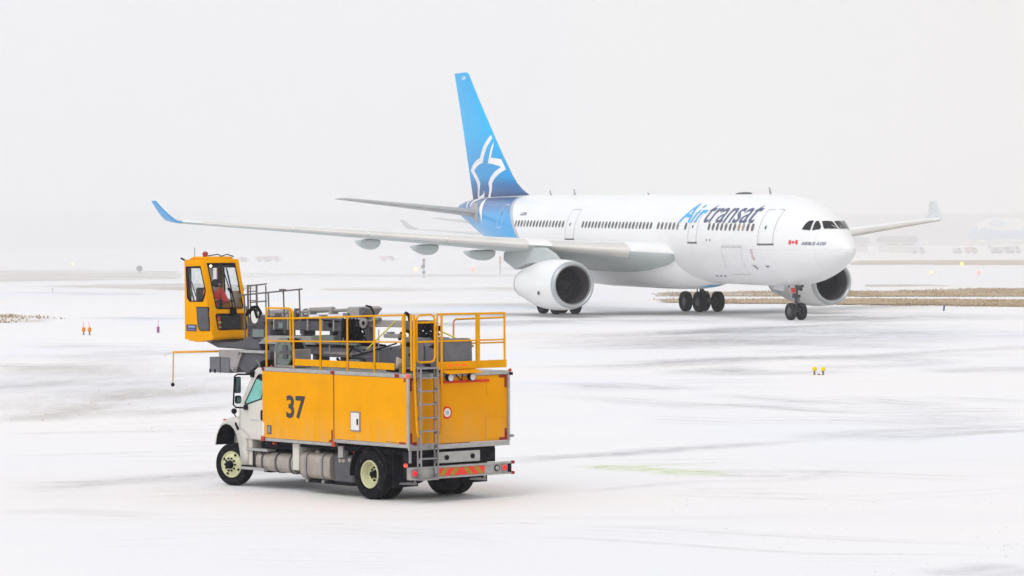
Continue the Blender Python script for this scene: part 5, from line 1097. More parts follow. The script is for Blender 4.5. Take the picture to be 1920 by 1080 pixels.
MB().prism(rrect(4.955,1.42,5.045,1.64,.04), 'y', 1.165, 1.21).build('door_handle', M['black'], cab, True)
v2, fs, _ = text2d('======'); decal([(5.42-.26*u, 1.40+.025*v_) for u, v_ in v2], fs, lambda x, z: (x, 1.192, z), 0, 'door_marking', M['blueink'], cab)
MB().box((4.93,1.15,1.15),(5.0,1.19,1.35)).build('grab_rail', M['alu'], cab)
MB().box((4.93,-.2,2.50),(5.3,.2,2.535)).build('roof_cap', M['white'], cab, bevel=.01)
MB().sphere((5.0,.95,2.53), .035).build('roof_marker', M['redl'], cab, True)
# hood with wheel arches
hd = MB(); HP = [(5.86,1.02),(5.88,1.66),(6.3,1.60),(6.85,1.46),(7.10,1.30),(7.20,1.05),(7.22,.62),(6.95,.60)]
secs = []
for x, zt, hw, zb in ((5.87,1.64,1.04,.75),(6.05,1.60,.96,.8),(6.35,1.52,.86,.8),(6.7,1.42,.72,.75),(6.9,1.32,.62,.65),(7.0,1.18,.58,.6),(7.03,1.0,.56,.6)):
    secs.append([(x,hw,zb),(x,hw,zt-.18),(x,hw-.10,zt-.04),(x,hw*.5,zt),(x,-hw*.5,zt),(x,-hw+.10,zt-.04),(x,-hw,zt-.18),(x,-hw,zb)])
loft(hd, secs); hood = hd.build('hood', M['white'], trk, True, ang=45)
for sg in (1, -1):
    C = (6.16,.52); o_ = [(5.46,.44),(5.50,.70)] + [(5.56,.98)] + arc(C, .76, 150, 30, 10) + [(6.86,.86),(6.88,.80)]; i_ = [(5.66,.44),(5.62,.56)] + [(5.585,.72)] + arc((6.16,.53), .60, 162, 24, 10) + [(6.74,.80),(6.76,.78)]
    o_ = [(5.57,.47),(5.57,.70),(5.60,.95),(5.68,1.18),(5.82,1.36),(6.0,1.44),(6.2,1.43),(6.4,1.37),(6.55,1.27),(6.66,1.10),(6.72,.84)]
    i_ = [(5.75,.47),(5.79,.70),(5.84,.90),(5.91,1.08),(6.01,1.20),(6.14,1.275),(6.30,1.30),(6.45,1.26),(6.56,1.17),(6.64,1.04),(6.69,.84)]
    fm = MB(); n = len(o_)
    fm.add([(x, sg*1.16, z) for x, z in o_]+[(x, sg*1.20, z) for x, z in i_], [(i, i+1, n+i+1, n+i) for i in range(n-1)])           # outer face
    fm.add([(x, sg*1.16, z) for x, z in o_]+[(x, sg*.72, z+.03) for x, z in o_], [(i, i+1, n+i+1, n+i) for i in range(n-1)])          # top
    fm.build('fender', M['white'], hood, True, ang=35, solid=.015)
    fi = MB(); fi.add([(x, sg*1.185, z) for x, z in i_]+[(x, sg*.62, z+.0) for x, z in i_], [(i, i+1, n+i+1, n+i) for i in range(n-1)]); fi.build('arch_liner', M['black'], hood, solid=.012)
    hl = MB().prism([(6.70,.92),(6.84,.90),(6.84,1.04),(6.72,1.10)], 'y', sg*.62, sg*.95).build('headlight', M['lens'], hood, bevel=.03)
    # filler between door sill and fender
    MB().box((5.46,sg*.85,.46),(5.74,sg*1.14,1.04)).build('fender_rear', M['white'], hood, bevel=.03)
    MB().lathe((6.22,sg*1.05,1.56), (-1,.25*sg,.25), [(-.04,.03),(0,.062),(.03,.058),(.035,0)], 16).tube([(6.23,sg*1.05,1.53),(6.18,sg*1.0,1.40)], .012, 6).build('hood_mirror', M['black'], hood, True)
    MB().box((6.30,sg*1.13,1.365),(6.44,sg*1.172,1.395)).build('side_marker', M['redl'], hood)
    MB().bar((5.98,sg*1.17,1.33),(5.86,sg*1.19,1.20), .05, .05).build('hood_latch', M['black'], hood)
MB().box((5.93,1.165-.12,1.53),(5.97,1.18-.12,1.62)).build('hood_sticker', M['hivis'], hood)
# mirrors
for sg in (1, -1):
    mr = MB().tube([(5.50,sg*1.06,2.36),(5.56,sg*1.42,2.37),(5.58,sg*1.48,2.33),(5.6,sg*1.50,1.74),(5.58,sg*1.45,1.68),(5.60,sg*1.18,1.66)], .018, 8).box((5.53,sg*1.13,1.62),(5.66,sg*1.2,1.72)).box((5.46,sg*1.03,2.30),(5.56,sg*1.1,2.42)).build('mirror', M['black'], trk, True)
    MB().box((5.52,sg*1.42-.065,1.98),(5.60,sg*1.42+.065,2.32)).build('mirror_shell', M['black'], mr, bevel=.025, seg=3); MB().box((5.512,sg*1.42-.052,2.0),(5.52,sg*1.42+.052,2.305)).build('mirror_face', M['mirror'], mr)
    MB().box((5.50,sg*1.42-.065,1.76),(5.60,sg*1.42+.065,1.93)).build('mirror_shell', M['black'], mr, bevel=.04, seg=3); MB().box((5.492,sg*1.42-.05,1.785),(5.50,sg*1.42+.05,1.905)).build('mirror_face', M['mirror'], mr)

# ------------------------------------------------------------------ deck gear and boom
G, GD, GL = M['grey'], M['greyd'], M['greyl']
rl = MB().lathe((4.43,.98,2.84), (0,1,0), [(-.30,.05),(-.30,.30),(-.27,.31),(-.26,.22),(.06,.22),(.07,.31),(.10,.30),(.105,.24),(.09,.22),(.09,.1),(.12,.08),(.12,0)], 40).build('hose_reel', M['green'], trk, True, ang=30)
MB().lathe((4.43,.98,2.84), (0,1,0), [(-.25,.285),(-.2,.295),(0,.295),(.05,.285)], 32).build('wound_hose', M['hose'], rl, True); MB().box((4.12,1.085,2.80),(4.52,1.10,2.90)).box((4.26,1.09,2.72),(4.40,1.105,3.0)).build('reel_spoke', M['greyd'], rl, bevel=.01)
MB().box((3.96,.7,2.54),(4.02,1.12,2.92)).box((4.62,.7,2.54),(4.68,1.12,2.86)).box((3.96,.7,2.54),(4.68,1.12,2.585)).build('reel_frame', M['greyl'], rl, bevel=.01)
# turret at the rear
tu = MB().prism([(.06,2.56),(.02,2.75),(.03,3.16),(.10,3.20),(.35,3.20),(.40,3.08),(.62,3.08),(.72,3.20),(1.25,3.22),(1.45,3.05),(1.95,2.98),(2.7,2.90),(2.95,2.86),(2.95,2.74),(2.55,2.74),(2.5,2.56)], 'y', -.36, .36).build('turret', G, trk, bevel=.03)
MB().prism([(.62,2.6),(1.25,2.62),(1.25,3.20),(.74,3.19),(.64,3.06)], 'y', .362, .40).build('turret_plate', M['grey'], tu, bevel=.01)
MB().prism([(1.3,2.58),(2.42,2.58),(2.55,2.74),(2.1,2.92),(1.35,3.0)], 'y', .362, .385).build('turret_plate', GD, tu, bevel=.01)
MB().tube([(2.95,.40,2.78),(2.2,.40,2.93),(1.5,.40,3.08)], .018, 6).build('hose', M['hose'], tu, True)
for x, z in ((1.1,3.07),(1.02,2.86),(.3,3.05),(.5,2.66)): MB().lathe((x,.36,z), (0,1,0), [(0,.045),(.08,.045),(.085,0)], 12).build('pivot_pin', M['black'], tu, True)
MB().box((.60,.45,2.545),(1.2,.9,2.60)).box((.2,.1,2.56),(.5,.55,2.62)).build('deck_plate', M['black'], trk)
MB().tube([(1.4,.37,2.57),(1.4,.37,3.1)], .008, 5).tube([(2.1,.38,2.57),(2.1,.38,3.35)], .012, 5).build('thin_pole', M['greyl'], tu, True)
# lower boom and its rest posts
lb = MB().box((1.3,-.22,2.78),(6.1,.22,2.985)).box((3.0,-.25,2.74),(4.2,.25,2.995)).build('lower_boom', G, trk, bevel=.015)
MB().box((3.1,.25,2.80),(4.1,.262,2.85)).build('boom_rail', GL, lb); MB().box((2.2,.222,2.80),(3.0,.235,2.93)).build('data_plate', M['greyd'], lb)
mb = MB()
for k in range(8): mb.box((2.96-k*.052,.2355,2.835),(2.925-k*.052,.238,2.885))
mb.build('plate_marks', M['ink'], lb)
for x, wd in ((5.3,.28),(4.55,.12),(3.6,.12),(3.35,.1)): MB().box((x-wd/2,-.18,2.54),(x+wd/2,.18,2.80)).build('boom_rest', GD, lb, bevel=.01)
MB().box((2.7,.0,2.56),(3.05,.42,2.72)).build('valve_block', M['green'], trk, bevel=.01); MB().tube([(3.6,.3,2.72),(3.45,.32,2.62),(3.2,.3,2.57)], .03, 8).tube([(3.05,.3,2.98),(3.18,.34,2.8),(3.1,.3,2.6)], .02, 6).build('hose', M['hose'], trk, True)
MB().box((2.4,-.1,2.56),(2.6,.3,2.62)).build('valve_block', M['greyd'], trk); MB().tube([(2.32,.2,2.56),(2.32,.2,2.76)], .016, 6).build('thin_pole', M['yellow2'], trk)
# tray between the booms
tr = MB().prism([(4.35,2.98),(6.35,2.96),(6.05,3.14),(4.5,3.16)], 'y', -.30, .34).build('boom_tray', GL, trk, bevel=.015)
MB().box((2.95,-.3,3.0),(4.45,.3,3.04)).box((3.75,-.28,3.04),(4.45,.28,3.18)).build('boom_tray', M['green'], trk, bevel=.01)
# upper boom
ub = MB().box((3.60,-.20,3.27),(6.5,.20,3.53)).build('upper_boom', GD, trk, bevel=.012)
for x in (5.0,4.0,3.72): MB().box((x-.05,-.15,3.14),(x+.05,.15,3.28)).build('boom_rest', GD, ub)
MB().tube([(3.0,.05,3.735),(6.3,.05,3.60)], .035, 10).build('cylinder_rod', GL, ub, True)
MB().tube([(4.05,.05,3.72),(4.85,.05,3.69)], .055, 12).box((4.0,-.04,3.62),(4.1,.14,3.72)).box((4.75,-.04,3.60),(4.83,.14,3.68)).build('hydraulic_cylinder', GL, ub, True)
MB().tube([(5.6,.05,3.65),(6.4,.05,3.61)], .055, 12).box((6.0,-.05,3.54),(6.3,.15,3.62)).box((5.5,-.05,3.53),(5.6,.15,3.6)).build('hydraulic_cylinder', GL, ub, True)
MB().box((5.3,-.03,3.53),(5.36,.1,3.72)).tube([(5.2,.0,3.53),(5.14,.0,3.70),(5.04,0,3.71),(5.0,0,3.6)], .018, 6).build('lug', GD, ub)
kn = MB().prism([(3.40,3.78),(2.80,3.80),(2.68,3.76),(2.85,3.62),(2.98,3.55),(3.40,3.55)], 'y', -.2, .2).build('knuckle', GL, ub, bevel=.03)
MB().prism([(2.95,3.77),(2.74,3.78),(2.68,3.74),(2.86,3.62),(2.95,3.62)], 'y', .2, .225).build('knuckle_plate', GD, kn)
MB().tube([(2.85,.12,3.81),(2.66,.14,3.79),(2.56,.16,3.68),(2.52,.16,3.55),(2.53,.18,3.42)], .022, 8).build('hose', M['hose'], kn, True)
mb = MB(); rg = random.Random(5)
for k in range(9):
    a = rg.uniform(3.12,3.6); b = rg.uniform(2.95,3.3); mb.tube([(a,rg.uniform(-.15,.22),3.52),((a+b)/2+.12,rg.uniform(-.1,.26),3.38),(b,rg.uniform(-.1,.24),3.2),(b-.25,rg.uniform(-.1,.2),3.04),(b-.5,rg.uniform(-.1,.2),3.0)], .022, 7)
mb.box((3.2,-.18,3.30),(3.58,.2,3.52)).box((3.35,-.15,3.05),(3.62,.17,3.3)).build('hose_bundle', M['hose'], ub, True)
MB().tube([(3.55,.21,3.1),(3.5,.24,3.1)], .055, 12).tube([(3.42,.22,3.08),(3.42,.25,3.08)], .045, 12).build('hose_fitting', GL, ub, True)
MB().box((2.78,-.05,2.98),(2.92,.1,3.6)).build('link_arm', GD, ub, bevel=.01)
MB().box((3.2,-.12,3.38),(2.6,.12,3.50)).build('link_arm', GD, ub)
lk = MB().box((1.35,-.12,3.39),(2.95,.12,3.525)).build('tension_link', GL, trk, bevel=.012)
MB().lathe((2.88,.14,3.46), (0,1,0), [(0,.11),(.05,.11),(.055,.05),(.06,.05),(.06,0)], 20).build('pivot_pin', GL, lk, True); MB().lathe((2.84,.2,3.46), (0,1,0), [(0,.045),(.01,.045),(.01,0)], 12).build('pin_cap', M['black'], lk)
MB().box((1.15,-.16,3.34),(1.6,.16,3.52)).box((1.42,-.08,3.2),(1.52,.08,3.36)).box((1.3,-.1,3.05),(1.46,.1,3.4)).build('link_bracket', GD, lk, bevel=.02)
mb = MB(); rg = random.Random(9)
for k in range(7):
    x0 = 1.2-.35*rg.random(); mb.tube([(x0+.2,rg.uniform(-.1,.2),3.46),(x0,rg.uniform(-.1,.25),3.52),(x0-.25,rg.uniform(-.1,.25),3.46-.06*k),(x0-.15,rg.uniform(-.1,.2),3.30-.04*k),(x0+.15,rg.uniform(-.1,.2),3.22)], .02, 7)
for c in (1.52,.86): mb.tube([(c+.26,.1,3.14),(c+.2,.1,3.27),(c+.05,.1,3.33),(c-.1,.1,3.29),(c-.2,.1,3.18)], .036, 8)
mb.tube([(1.62,.12,3.5),(1.6,.13,3.62),(1.52,.13,3.68),(1.44,.12,3.64),(1.42,.1,3.5)], .04, 8)
mb.box((.95,-.12,3.36),(1.25,.16,3.54)).box((.62,-.08,3.34),(.95,.12,3.44))
mb.build('hose_bundle', M['hose'], lk, True)
MB().box((1.55,.1,3.18),(2.05,.3,3.26)).box((1.9,.12,3.2),(2.02,.26,3.3)).build('valve_block', GL, trk, bevel=.01)
MB().tube([(1.28,.6,3.53),(2.19,.6,2.96)], .015, 6).build('prop_rod', M['hivis'], trk, True); MB().tube([(1.74,-.5,3.46),(.19,-.5,3.04)], .016, 6).sphere((.19,-.5,3.04), .03, 8).build('prop_rod', M['hivis'], trk, True)

# extra plumbing, clamps and cables along the booms
mb = MB(); rg = random.Random(31)
mb.tube([(6.0,.215,3.50),(5.2,.225,3.495),(4.3,.22,3.50),(3.62,.23,3.48)], .015, 6)
for k in range(1): mb.tube([(5.9,.235,2.97-.035*k),(4.6,.25,2.955-.03*k),(3.2,.27,2.96-.03*k),(2.6,.38,2.85-.03*k)], .014, 6)
for k in range(5):
    x = 3.05+.12*k; mb.tube([(x,.2,3.55),(x-.12,.25,3.3+.03*k),(x-.02,.28,3.06),(x+.16,.27,2.98)], .017, 6)
mb.tube([(4.9,.4,2.57),(4.7,.5,2.60),(4.3,.45,2.57),(3.7,.6,2.58),(2.9,.5,2.57)], .025, 6)
mb.build('hydraulic_line', M['hose'], trk, True)
mb = MB()
for x in (5.9,5.4,4.7,4.2,3.8): mb.box((x-.02,.2,3.27),(x+.02,.245,3.50))
for x in (5.5,4.8,3.9,3.3): mb.box((x-.02,.22,2.84),(x+.02,.275,2.99))
for x in (5.75,5.1,4.45): mb.box((x-.05,-.06,3.53),(x+.05,.1,3.60))
mb.build('hose_clamp', M['greyl'], trk, bevel=.004)
mb = MB()
for x in (6.2,5.95,3.95): mb.lathe((x,.20,3.40), (0,1,0), [(0,.05),(.03,.05),(.035,.03),(.06,.03),(.06,0)], 12)
for x, z in ((2.6,3.0),(2.1,3.02),(1.7,3.04),(.9,3.12),(.45,3.12),(.9,2.66)): mb.lathe((x,.36,z-.08), (0,1,0), [(0,.018),(.03,.018),(.03,0)], 8)
mb.build('bolt_head', M['black'], trk, True)
for a, b in (((3.30,.2,3.56),(3.46,.26,3.66)),((2.35,.1,3.52),(2.6,.2,3.58)),((5.55,.2,3.30),(5.7,.26,3.42))): MB().box(a, b).build('valve_block', M['green'], trk, bevel=.01)

# ------------------------------------------------------------------ platform, grey box and operator cab in front of the truck cab
pf = MB().prism([(5.9,2.80),(7.62,2.78),(7.70,2.72),(7.70,2.60),(7.20,2.60),(7.0,2.42),(6.75,2.30),(6.5,2.42),(6.2,2.60),(5.9,2.64)], 'y', -.35, .35).build('cab_arm', GD, trk, bevel=.02)
MB().prism([(7.70,2.80),(7.0,2.82),(6.85,2.74),(6.93,2.60),(7.12,2.32),(7.28,2.40),(7.5,2.62),(7.70,2.66)], 'y', .352, .40).build('arm_plate', GL, pf, bevel=.01)
MB().lathe((6.95,.40,2.75), (0,1,0), [(0,.04),(.03,.04),(.03,0)], 12).lathe((7.14,.40,2.40), (0,1,0), [(0,.04),(.03,.04),(.03,0)], 12).build('pivot_pin', M['steel'], pf)
MB().box((6.0,-.42,2.76),(7.0,.42,2.82)).build('arm_beam', M['alu'], pf, bevel=.01)
MB().prism([(6.1,2.55),(6.7,2.42),(6.8,2.30),(6.3,2.16),(5.95,2.4)], 'y', -.3, .3).build('tilt_actuator', M['black'], pf, bevel=.03)
MB().box((7.28,-.05,2.31),(8.02,.42,2.64)).build('grey_box', M['grey'], trk, bevel=.01); MB().box((7.60,.42,2.30),(7.63,.425,2.64)).build('box_seam', M['ink'], trk)
for x in (7.98,7.8): MB().box((x-.02,.425,2.30),(x+.02,.44,2.38)).build('box_latch', M['black'], trk)
MB().tube([(6.15,.5,2.62),(6.0,.55,2.55),(5.98,.55,2.45)], .02, 6).build('hose', M['green'], trk, True)
PRB = MB().tube([(7.75,.05,2.76),(9.95,.05,2.68)], .022, 8).build('probe_arm', M['mk_brown'], trk, True); PRB.data.materials[0] = M['yellow2']
MB().tube([(9.95,.05,2.68),(9.98,.05,1.98)], .016, 6).build('probe_rod', mat('pale_brass_rod', (.55,.40,.22), .5), PRB, True); MB().sphere((9.98,.05,1.96), .045, 10).build('probe_tip', M['black'], PRB, True); MB().tube([(9.95,.05,2.68),(10.32,.05,2.60)], .006, 4).build('probe_whip', M['steel'], PRB)
# turntable under the operator cab
MB().prism([(6.3,2.82),(7.9,2.84),(8.35,2.97),(7.3,2.96),(6.95,3.02),(6.7,3.12),(6.4,3.14)], 'y', -.42, .30).build('cab_base', GD, trk, bevel=.02)
MB().box((5.95,-.38,3.02),(6.62,.30,3.28)).box((6.2,-.3,3.28),(6.55,.2,3.56)).box((6.9,-.42,2.9),(7.3,-.1,3.5)).build('cab_mount', GD, trk, bevel=.02)
MB().box((6.1,.3,3.10),(6.5,.36,3.26)).build('mount_box', M['green'], trk, bevel=.01)
MB().tube([(6.9,.15,3.60),(6.75,.2,3.72),(6.55,.2,3.74),(6.45,.18,3.62),(6.48,.18,3.5)], .035, 8).tube([(6.95,.2,3.55),(6.8,.25,3.66),(6.58,.25,3.68),(6.52,.22,3.5)], .03, 8).build('hose', M['hose'], trk, True)
MB().lathe((6.62,.1,3.50), (0,1,0), [(-.1,.10),(.12,.12),(.13,.05),(.13,0)], 16).build('white_drum', M['white2'], trk, True)
# ladder and hand rails on the boom
mb = MB(); lw = M['steel']
for y, x in ((.12,6.98),(.12,6.66)): mb.bar((x,y,2.88),(x+.02,y,4.20), .034, .034)
for z in (4.19,4.06,3.86,3.67,3.35,3.05): mb.bar((6.98,.12,z),(6.66,.12,z+.008), .022, .022)
mb.build('access_ladder', M['railg'], trk, bevel=.004)
mb = MB(); rail(mb, [(7.25,-.05,4.17),(6.45,.02,4.225)], .016); rail(mb, [(7.12,-.05,3.82),(6.48,.0,3.86)], .014)
for x, z0 in ((7.12,3.2),(6.55,3.05)): rail(mb, [(x,-.03,z0),(x,-.03,4.19)], .015)
mb.build('hand_rail', M['railg'], trk, True)
mb = MB(); rail(mb, [(7.05,.3,3.98),(4.80,.3,4.135)], .017)
for x, z0, z1 in ((6.92,2.86,4.0),(5.86,2.98,4.06),(5.22,3.1,4.10),(4.98,3.5,4.12)):
    pass
for x, zb in ((6.90,2.9),(6.02,3.0),(5.48,3.2),(4.92,3.2)): rail(mb, [(x,.3,3.99+(7.05-x)*.069-.01),(x-.02,.3,3.94+(7.05-x)*.069),(x-.06,.3,zb)], [.024,.017,.016])
mb.box((5.42,.26,4.08),(5.56,.34,4.13)); mb.build('hand_rail', M['railg'], trk, True)

# operator cab: front face raked, looking to the rear of the truck
def fx(z): return 7.75+(z-3.03)*.2515          # front plane
y0c, y1c = .50, -.46
oc = MB()
SO = [(8.81,3.02),(8.38,2.965),(7.76,3.03),(7.75,3.05),(8.17,4.70),(8.20,4.735),(8.79,4.725),(8.81,4.70)]
S1 = [(8.75,4.585),(8.20,4.60),(8.15,4.48),(8.00,4.06),(8.12,3.83),(8.62,3.83),(8.71,3.91)]
S2 = [(8.35,3.72),(7.90,3.72),(7.85,3.21),(8.21,3.20),(8.29,3.27)]
def hole_panel(mb, outer, holes, put):
    from mathutils.geometry import tessellate_polygon
    loops = [[Vector((p[0], p[1], 0)) for p in outer]] + [[Vector((p[0], p[1], 0)) for p in h] for h in holes]
    flat = [p for l in loops for p in l]
    mb.add([put(p.x, p.y) for p in flat], [list(t) for t in tessellate_polygon(loops)])
for yy in (y0c, y1c): hole_panel(oc, SO, [S1], lambda x, z, yy=yy: (x, yy, z))
F1 = [(.385,4.70),(-.352,4.71),(-.395,3.70),(-.36,3.67),(.29,3.67),(.325,3.70)]
F2 = [(.33,3.57),(-.39,3.56),(-.42,3.52),(-.42,3.26),(-.39,3.22),(.33,3.22),(.36,3.26),(.36,3.53)]
FO = [(y0c,3.05),(y1c,3.05),(y1c,4.70),(y0c,4.70)]
F1 = [(y, min(z, 4.66)) for y, z in F1]
hole_panel(oc, FO, [F1, F2], lambda y, z: (fx(z), y, z))
BO = [(y0c,3.02),(y1c,3.02),(y1c,4.70),(y0c,4.70)]; B1 = [(.36,3.6),(-.34,3.6),(-.34,4.55),(.36,4.55)]
hole_panel(oc, BO, [B1], lambda y, z: (8.81, y, z))
for i in (0,1,2,4,5,6):
    a, b = SO[i], SO[(i+1) % 8]; oc.add([(a[0],y0c,a[1]),(a[0],y1c,a[1]),(b[0],y1c,b[1]),(b[0],y0c,b[1])], [(0,1,2,3)])
opc = oc.build('operator_cab', Y, trk, solid=.035, bevel=.018, seg=2)
MB().prism([(8.78,4.74),(8.25,4.745),(8.3,4.80),(8.6,4.805)], 'y', -.40, .44).build('cab_roof', Y, opc, bevel=.02)
MB().box((7.85,-.44,2.975),(8.7,.48,3.0)).build('cab_underside', M['greyl'], opc)
GC = M['glass_cab']
def ringseal(P_, put, k=.07):
    c = np.mean(np.array(P_), 0); q = [(p[0]+(c[0]-p[0])*k, p[1]+(c[1]-p[1])*k) for p in P_]
    return MB().ring([put(*p) for p in P_], [put(*p) for p in q]).build('window_seal', M['black'], opc, solid=.02)
for yy, s_ in ((y0c, 1), (y1c, -1)):
    MB().add([(x, yy, z) for x, z in S1], [list(range(len(S1)))]).build('side_window', GC, opc); ringseal(S1, lambda x, z, yy=yy, s_=s_: (x, yy+s_*.018, z), .06)
    MB().prism(S2, 'y', yy-.01 if s_ > 0 else yy+.01, yy+s_*.028).build('grey_panel', M['greyd'], opc, bevel=.012)
    MB().ring([(x, yy+s_*.024, z) for x, z in S2], [(x+(8.1-x)*.06, yy+s_*.024, z+(3.46-z)*.06) for x, z in S2]).build('panel_rim', M['black'], opc, solid=.016)
for P_, nm in ((F1, 'windscreen'), (F2, 'lower_window')):
    MB().add([(fx(z), y, z) for y, z in P_], [list(range(len(P_)))]).build(nm, GC, opc); ringseal(P_, lambda y, z: (fx(z)-.020, y, z), .05)
MB().add([(8.81,y,z) for y, z in B1], [(0,1,2,3)]).build('rear_window', GC, opc)
MB().box((8.36,.519,3.19),(8.74,.526,3.33)).build('name_plate', M['navy'], opc); MB().box((8.40,.526,3.265),(8.66,.529,3.305)).box((8.40,.526,3.215),(8.70,.529,3.225)).build('plate_lettering', M['blueink'], opc)
MB().tube([(fx(3.66)-.05,-.10,3.62),(fx(4.1)-.07,-.07,4.1),(fx(4.62)-.05,-.02,4.5)], .012, 6).tube([(fx(4.0)-.06,-.12,4.02),(fx(4.15)-.06,-.05,4.12)], .03, 6).box((fx(3.62)-.09,-.16,3.56),(fx(3.62)-.03,-.02,3.68)).build('wiper', M['black'], opc, True)
MB().tube([(fx(3.7)-.045,-.17,3.7),(fx(4.55)-.045,-.09,4.55)], .016, 6).build('wiper', M['black'], opc, True)
MB().tube([(8.30,-.48,4.50),(8.26,-.53,4.44),(8.20,-.53,4.20),(8.22,-.48,4.14)], .016, 6).build('grab_handle', M['black'], opc, True)
MB().sphere((8.40,.25,4.86), .065, 12, 0, .9).lathe((8.40,.25,4.79), (0,0,1), [(0,.05),(.04,.05)], 12).build('beacon', M['beacon'], opc, True)
MB().tube([(8.36,.2,4.82),(8.35,-.05,4.85),(8.3,-.1,4.81),(8.3,-.25,4.85),(8.25,-.4,4.80)], .012, 6).build('cable', M['hose'], opc, True)
MB().tube([(8.55,.42,4.78),(8.55,.42,5.0)], .006, 5).tube([(8.80,.52,4.73),(8.88,.56,4.77)], .02, 6).build('antenna', M['black'], opc)
MB().tube([(8.73,.45,4.42),(8.42,.45,3.86)], .013, 6).tube([(8.74,.40,4.1),(8.62,.40,3.85)], .02, 6).build('window_stay', M['greyd'], opc)
# cab inside
inn = MB().box((7.8,-.43,3.035),(8.79,.47,3.06)).build('cab_floor', M['greyd'], opc)
MB().box((8.35,-.20,3.06),(8.70,.22,3.42)).box((8.30,-.24,3.40),(8.74,.26,3.50)).prism([(8.70,3.48),(8.80,3.46),(8.80,4.10),(8.74,4.14)], 'y', -.22, .24).build('operator_seat', M['dark_cloth'], opc, bevel=.03)
MB().box((8.15,-.42,3.55),(8.6,-.27,3.68)).box((8.15,.28,3.55),(8.55,.42,3.66)).tube([(8.25,-.34,3.68),(8.22,-.34,3.82)], .025, 8).tube([(8.25,.35,3.66),(8.22,.35,3.80)], .025, 8).box((7.98,-.34,3.42),(8.12,-.1,3.66)).build('control_console', M['black'], opc, bevel=.02)
MB().box((8.05,-.42,3.72),(8.08,-.18,4.06)).build('brown_board', M['card'], opc)
MB().box((8.15,.30,4.55),(8.7,.46,4.70)).box((8.2,-.42,4.56),(8.5,.1,4.70)).build('roof_lining', M['dark_cloth'], opc, bevel=.02); MB().sphere((8.12,.30,4.60), .028).build('cab_lamp', M['cabin_lamp'], opc, True)
MB().box((8.74,-.44,3.05),(8.79,-.36,4.70)).box((8.74,.38,3.05),(8.79,.46,4.70)).build('rear_pillar', M['dark_cloth'], opc); MB().box((8.68,-.15,4.1),(8.78,.02,4.68)).build('pillar_trim', M['cream'], opc)
MB().box((7.92,.18,3.08),(8.0,.33,3.52)).build('red_trouser_legs', M['jacket'], opc, bevel=.03); MB().box((7.915,.175,3.36),(8.005,.335,3.40)).box((7.915,.175,3.26),(8.005,.335,3.29)).build('hi_vis_strip', M['hivis'], opc)  # added red block standing for the operator's hi-vis trouser legs
MB().box((7.95,-.36,3.10),(8.05,.12,3.5)).build('pedal_box', M['black'], opc, bevel=.02)

# ------------------------------------------------------------------ the operator, seated, leaning forward to the controls
def skin(chains, name, m, parent, sub=2):
    """chains of (point, radius): one connected skin surface, first chain from the pelvis"""
    vs, es, rs = [], [], []; idx = {}
    def vert(p, r):
        k = tuple(round(c, 4) for c in p)
        if k not in idx: idx[k] = len(vs); vs.append(p); rs.append(r)
        return idx[k]
    for ch in chains:
        pv = None
        for p, r in ch:
            i = vert(p, r)
            if pv is not None and pv != i: es.append((pv, i))
            pv = i
    me = bpy.data.meshes.new(name); me.from_pydata(vs, es, []); o = bpy.data.objects.new(name, me); COL.objects.link(o)
    o.modifiers.new('skin', 'SKIN'); sv = me.skin_vertices[0].data if me.skin_vertices else None
    if sv is None:
        bm = bmesh.new(); bm.from_mesh(me); bm.verts.layers.skin.verify(); bm.to_mesh(me); bm.free(); sv = me.skin_vertices[0].data
    for i, r in enumerate(rs): sv[i].radius = (r, r) if not isinstance(r, tuple) else r; sv[i].use_root = (i == 0)
    sb = o.modifiers.new('sub', 'SUBSURF'); sb.levels = sub; sb.render_levels = sub
    dg = bpy.context.evaluated_depsgraph_get(); nm = bpy.data.meshes.new_from_object(o.evaluated_get(dg)); bpy.data.objects.remove(o)
    nm.name = name; nm.materials.clear(); nm.materials.append(m); p = bpy.data.objects.new(name, nm); COL.objects.link(p)
    for f in nm.polygons: f.use_smooth = True
    if parent: p.parent = parent
    return p
per = empty('person', trk.location, trk.rotation_euler.z)
per.location = trk.matrix_basis @ Vector((8.50, 0, 3.50)); per.rotation_euler = (0, 0, .702+math.pi/2)
tag(per, 'person in red jacket and dark hood leaning over the controls inside the raised operator cab', 'person')
OX, OZ = 8.50, 3.50
def q(x, y, z): return (x-OX, y, z-OZ)
pel, wst_, cho, nck, hdp = q(8.52,.02,3.60), q(8.50,.02,3.78), q(8.40,.04,4.02), q(8.32,.05,4.13), q(8.22,.06,4.22)
def limb(s):
    hip, knee, ank, toe = q(8.46,.02+s*.11,3.57), q(8.10,.02+s*.15,3.60), q(8.12,.02+s*.15,3.14), q(8.00,.02+s*.16,3.09)
    sh, el, wr = q(8.39,.04+s*.19,4.04), q(8.28,.04+s*.25,3.82), q(8.12,.02+s*.18,3.86)
    return hip, knee, ank, toe, sh, el, wr
ch = [[(pel,.12),(wst_,.125),(cho,.14),(nck,.055),(hdp,.088)]]
for s in (1, -1):
    hip, knee, ank, toe, sh, el, wr = limb(s)
    ch += [[(pel,.12),(hip,.095),(knee,.065),(ank,.045),(toe,.04)], [(cho,.14),(sh,.07),(el,.05),(wr,.032),((wr[0]-.07, wr[1], wr[2]-.015),.034)]]
bd = skin(ch, 'body', M['skin'], per)
jk = [[(tuple(np.array(pel)+(0,0,.04)),.145),(wst_,.15),(cho,.165),(tuple(np.array(nck)+(.02,0,-.01)),.085)]]
for s in (1, -1):
    hip, knee, ank, toe, sh, el, wr = limb(s); jk.append([(cho,.165),(sh,.092),(el,.07),(wr,.05)])
skin(jk, 'jacket', M['jacket'], per)
tr_ = [[(pel,.135)]]
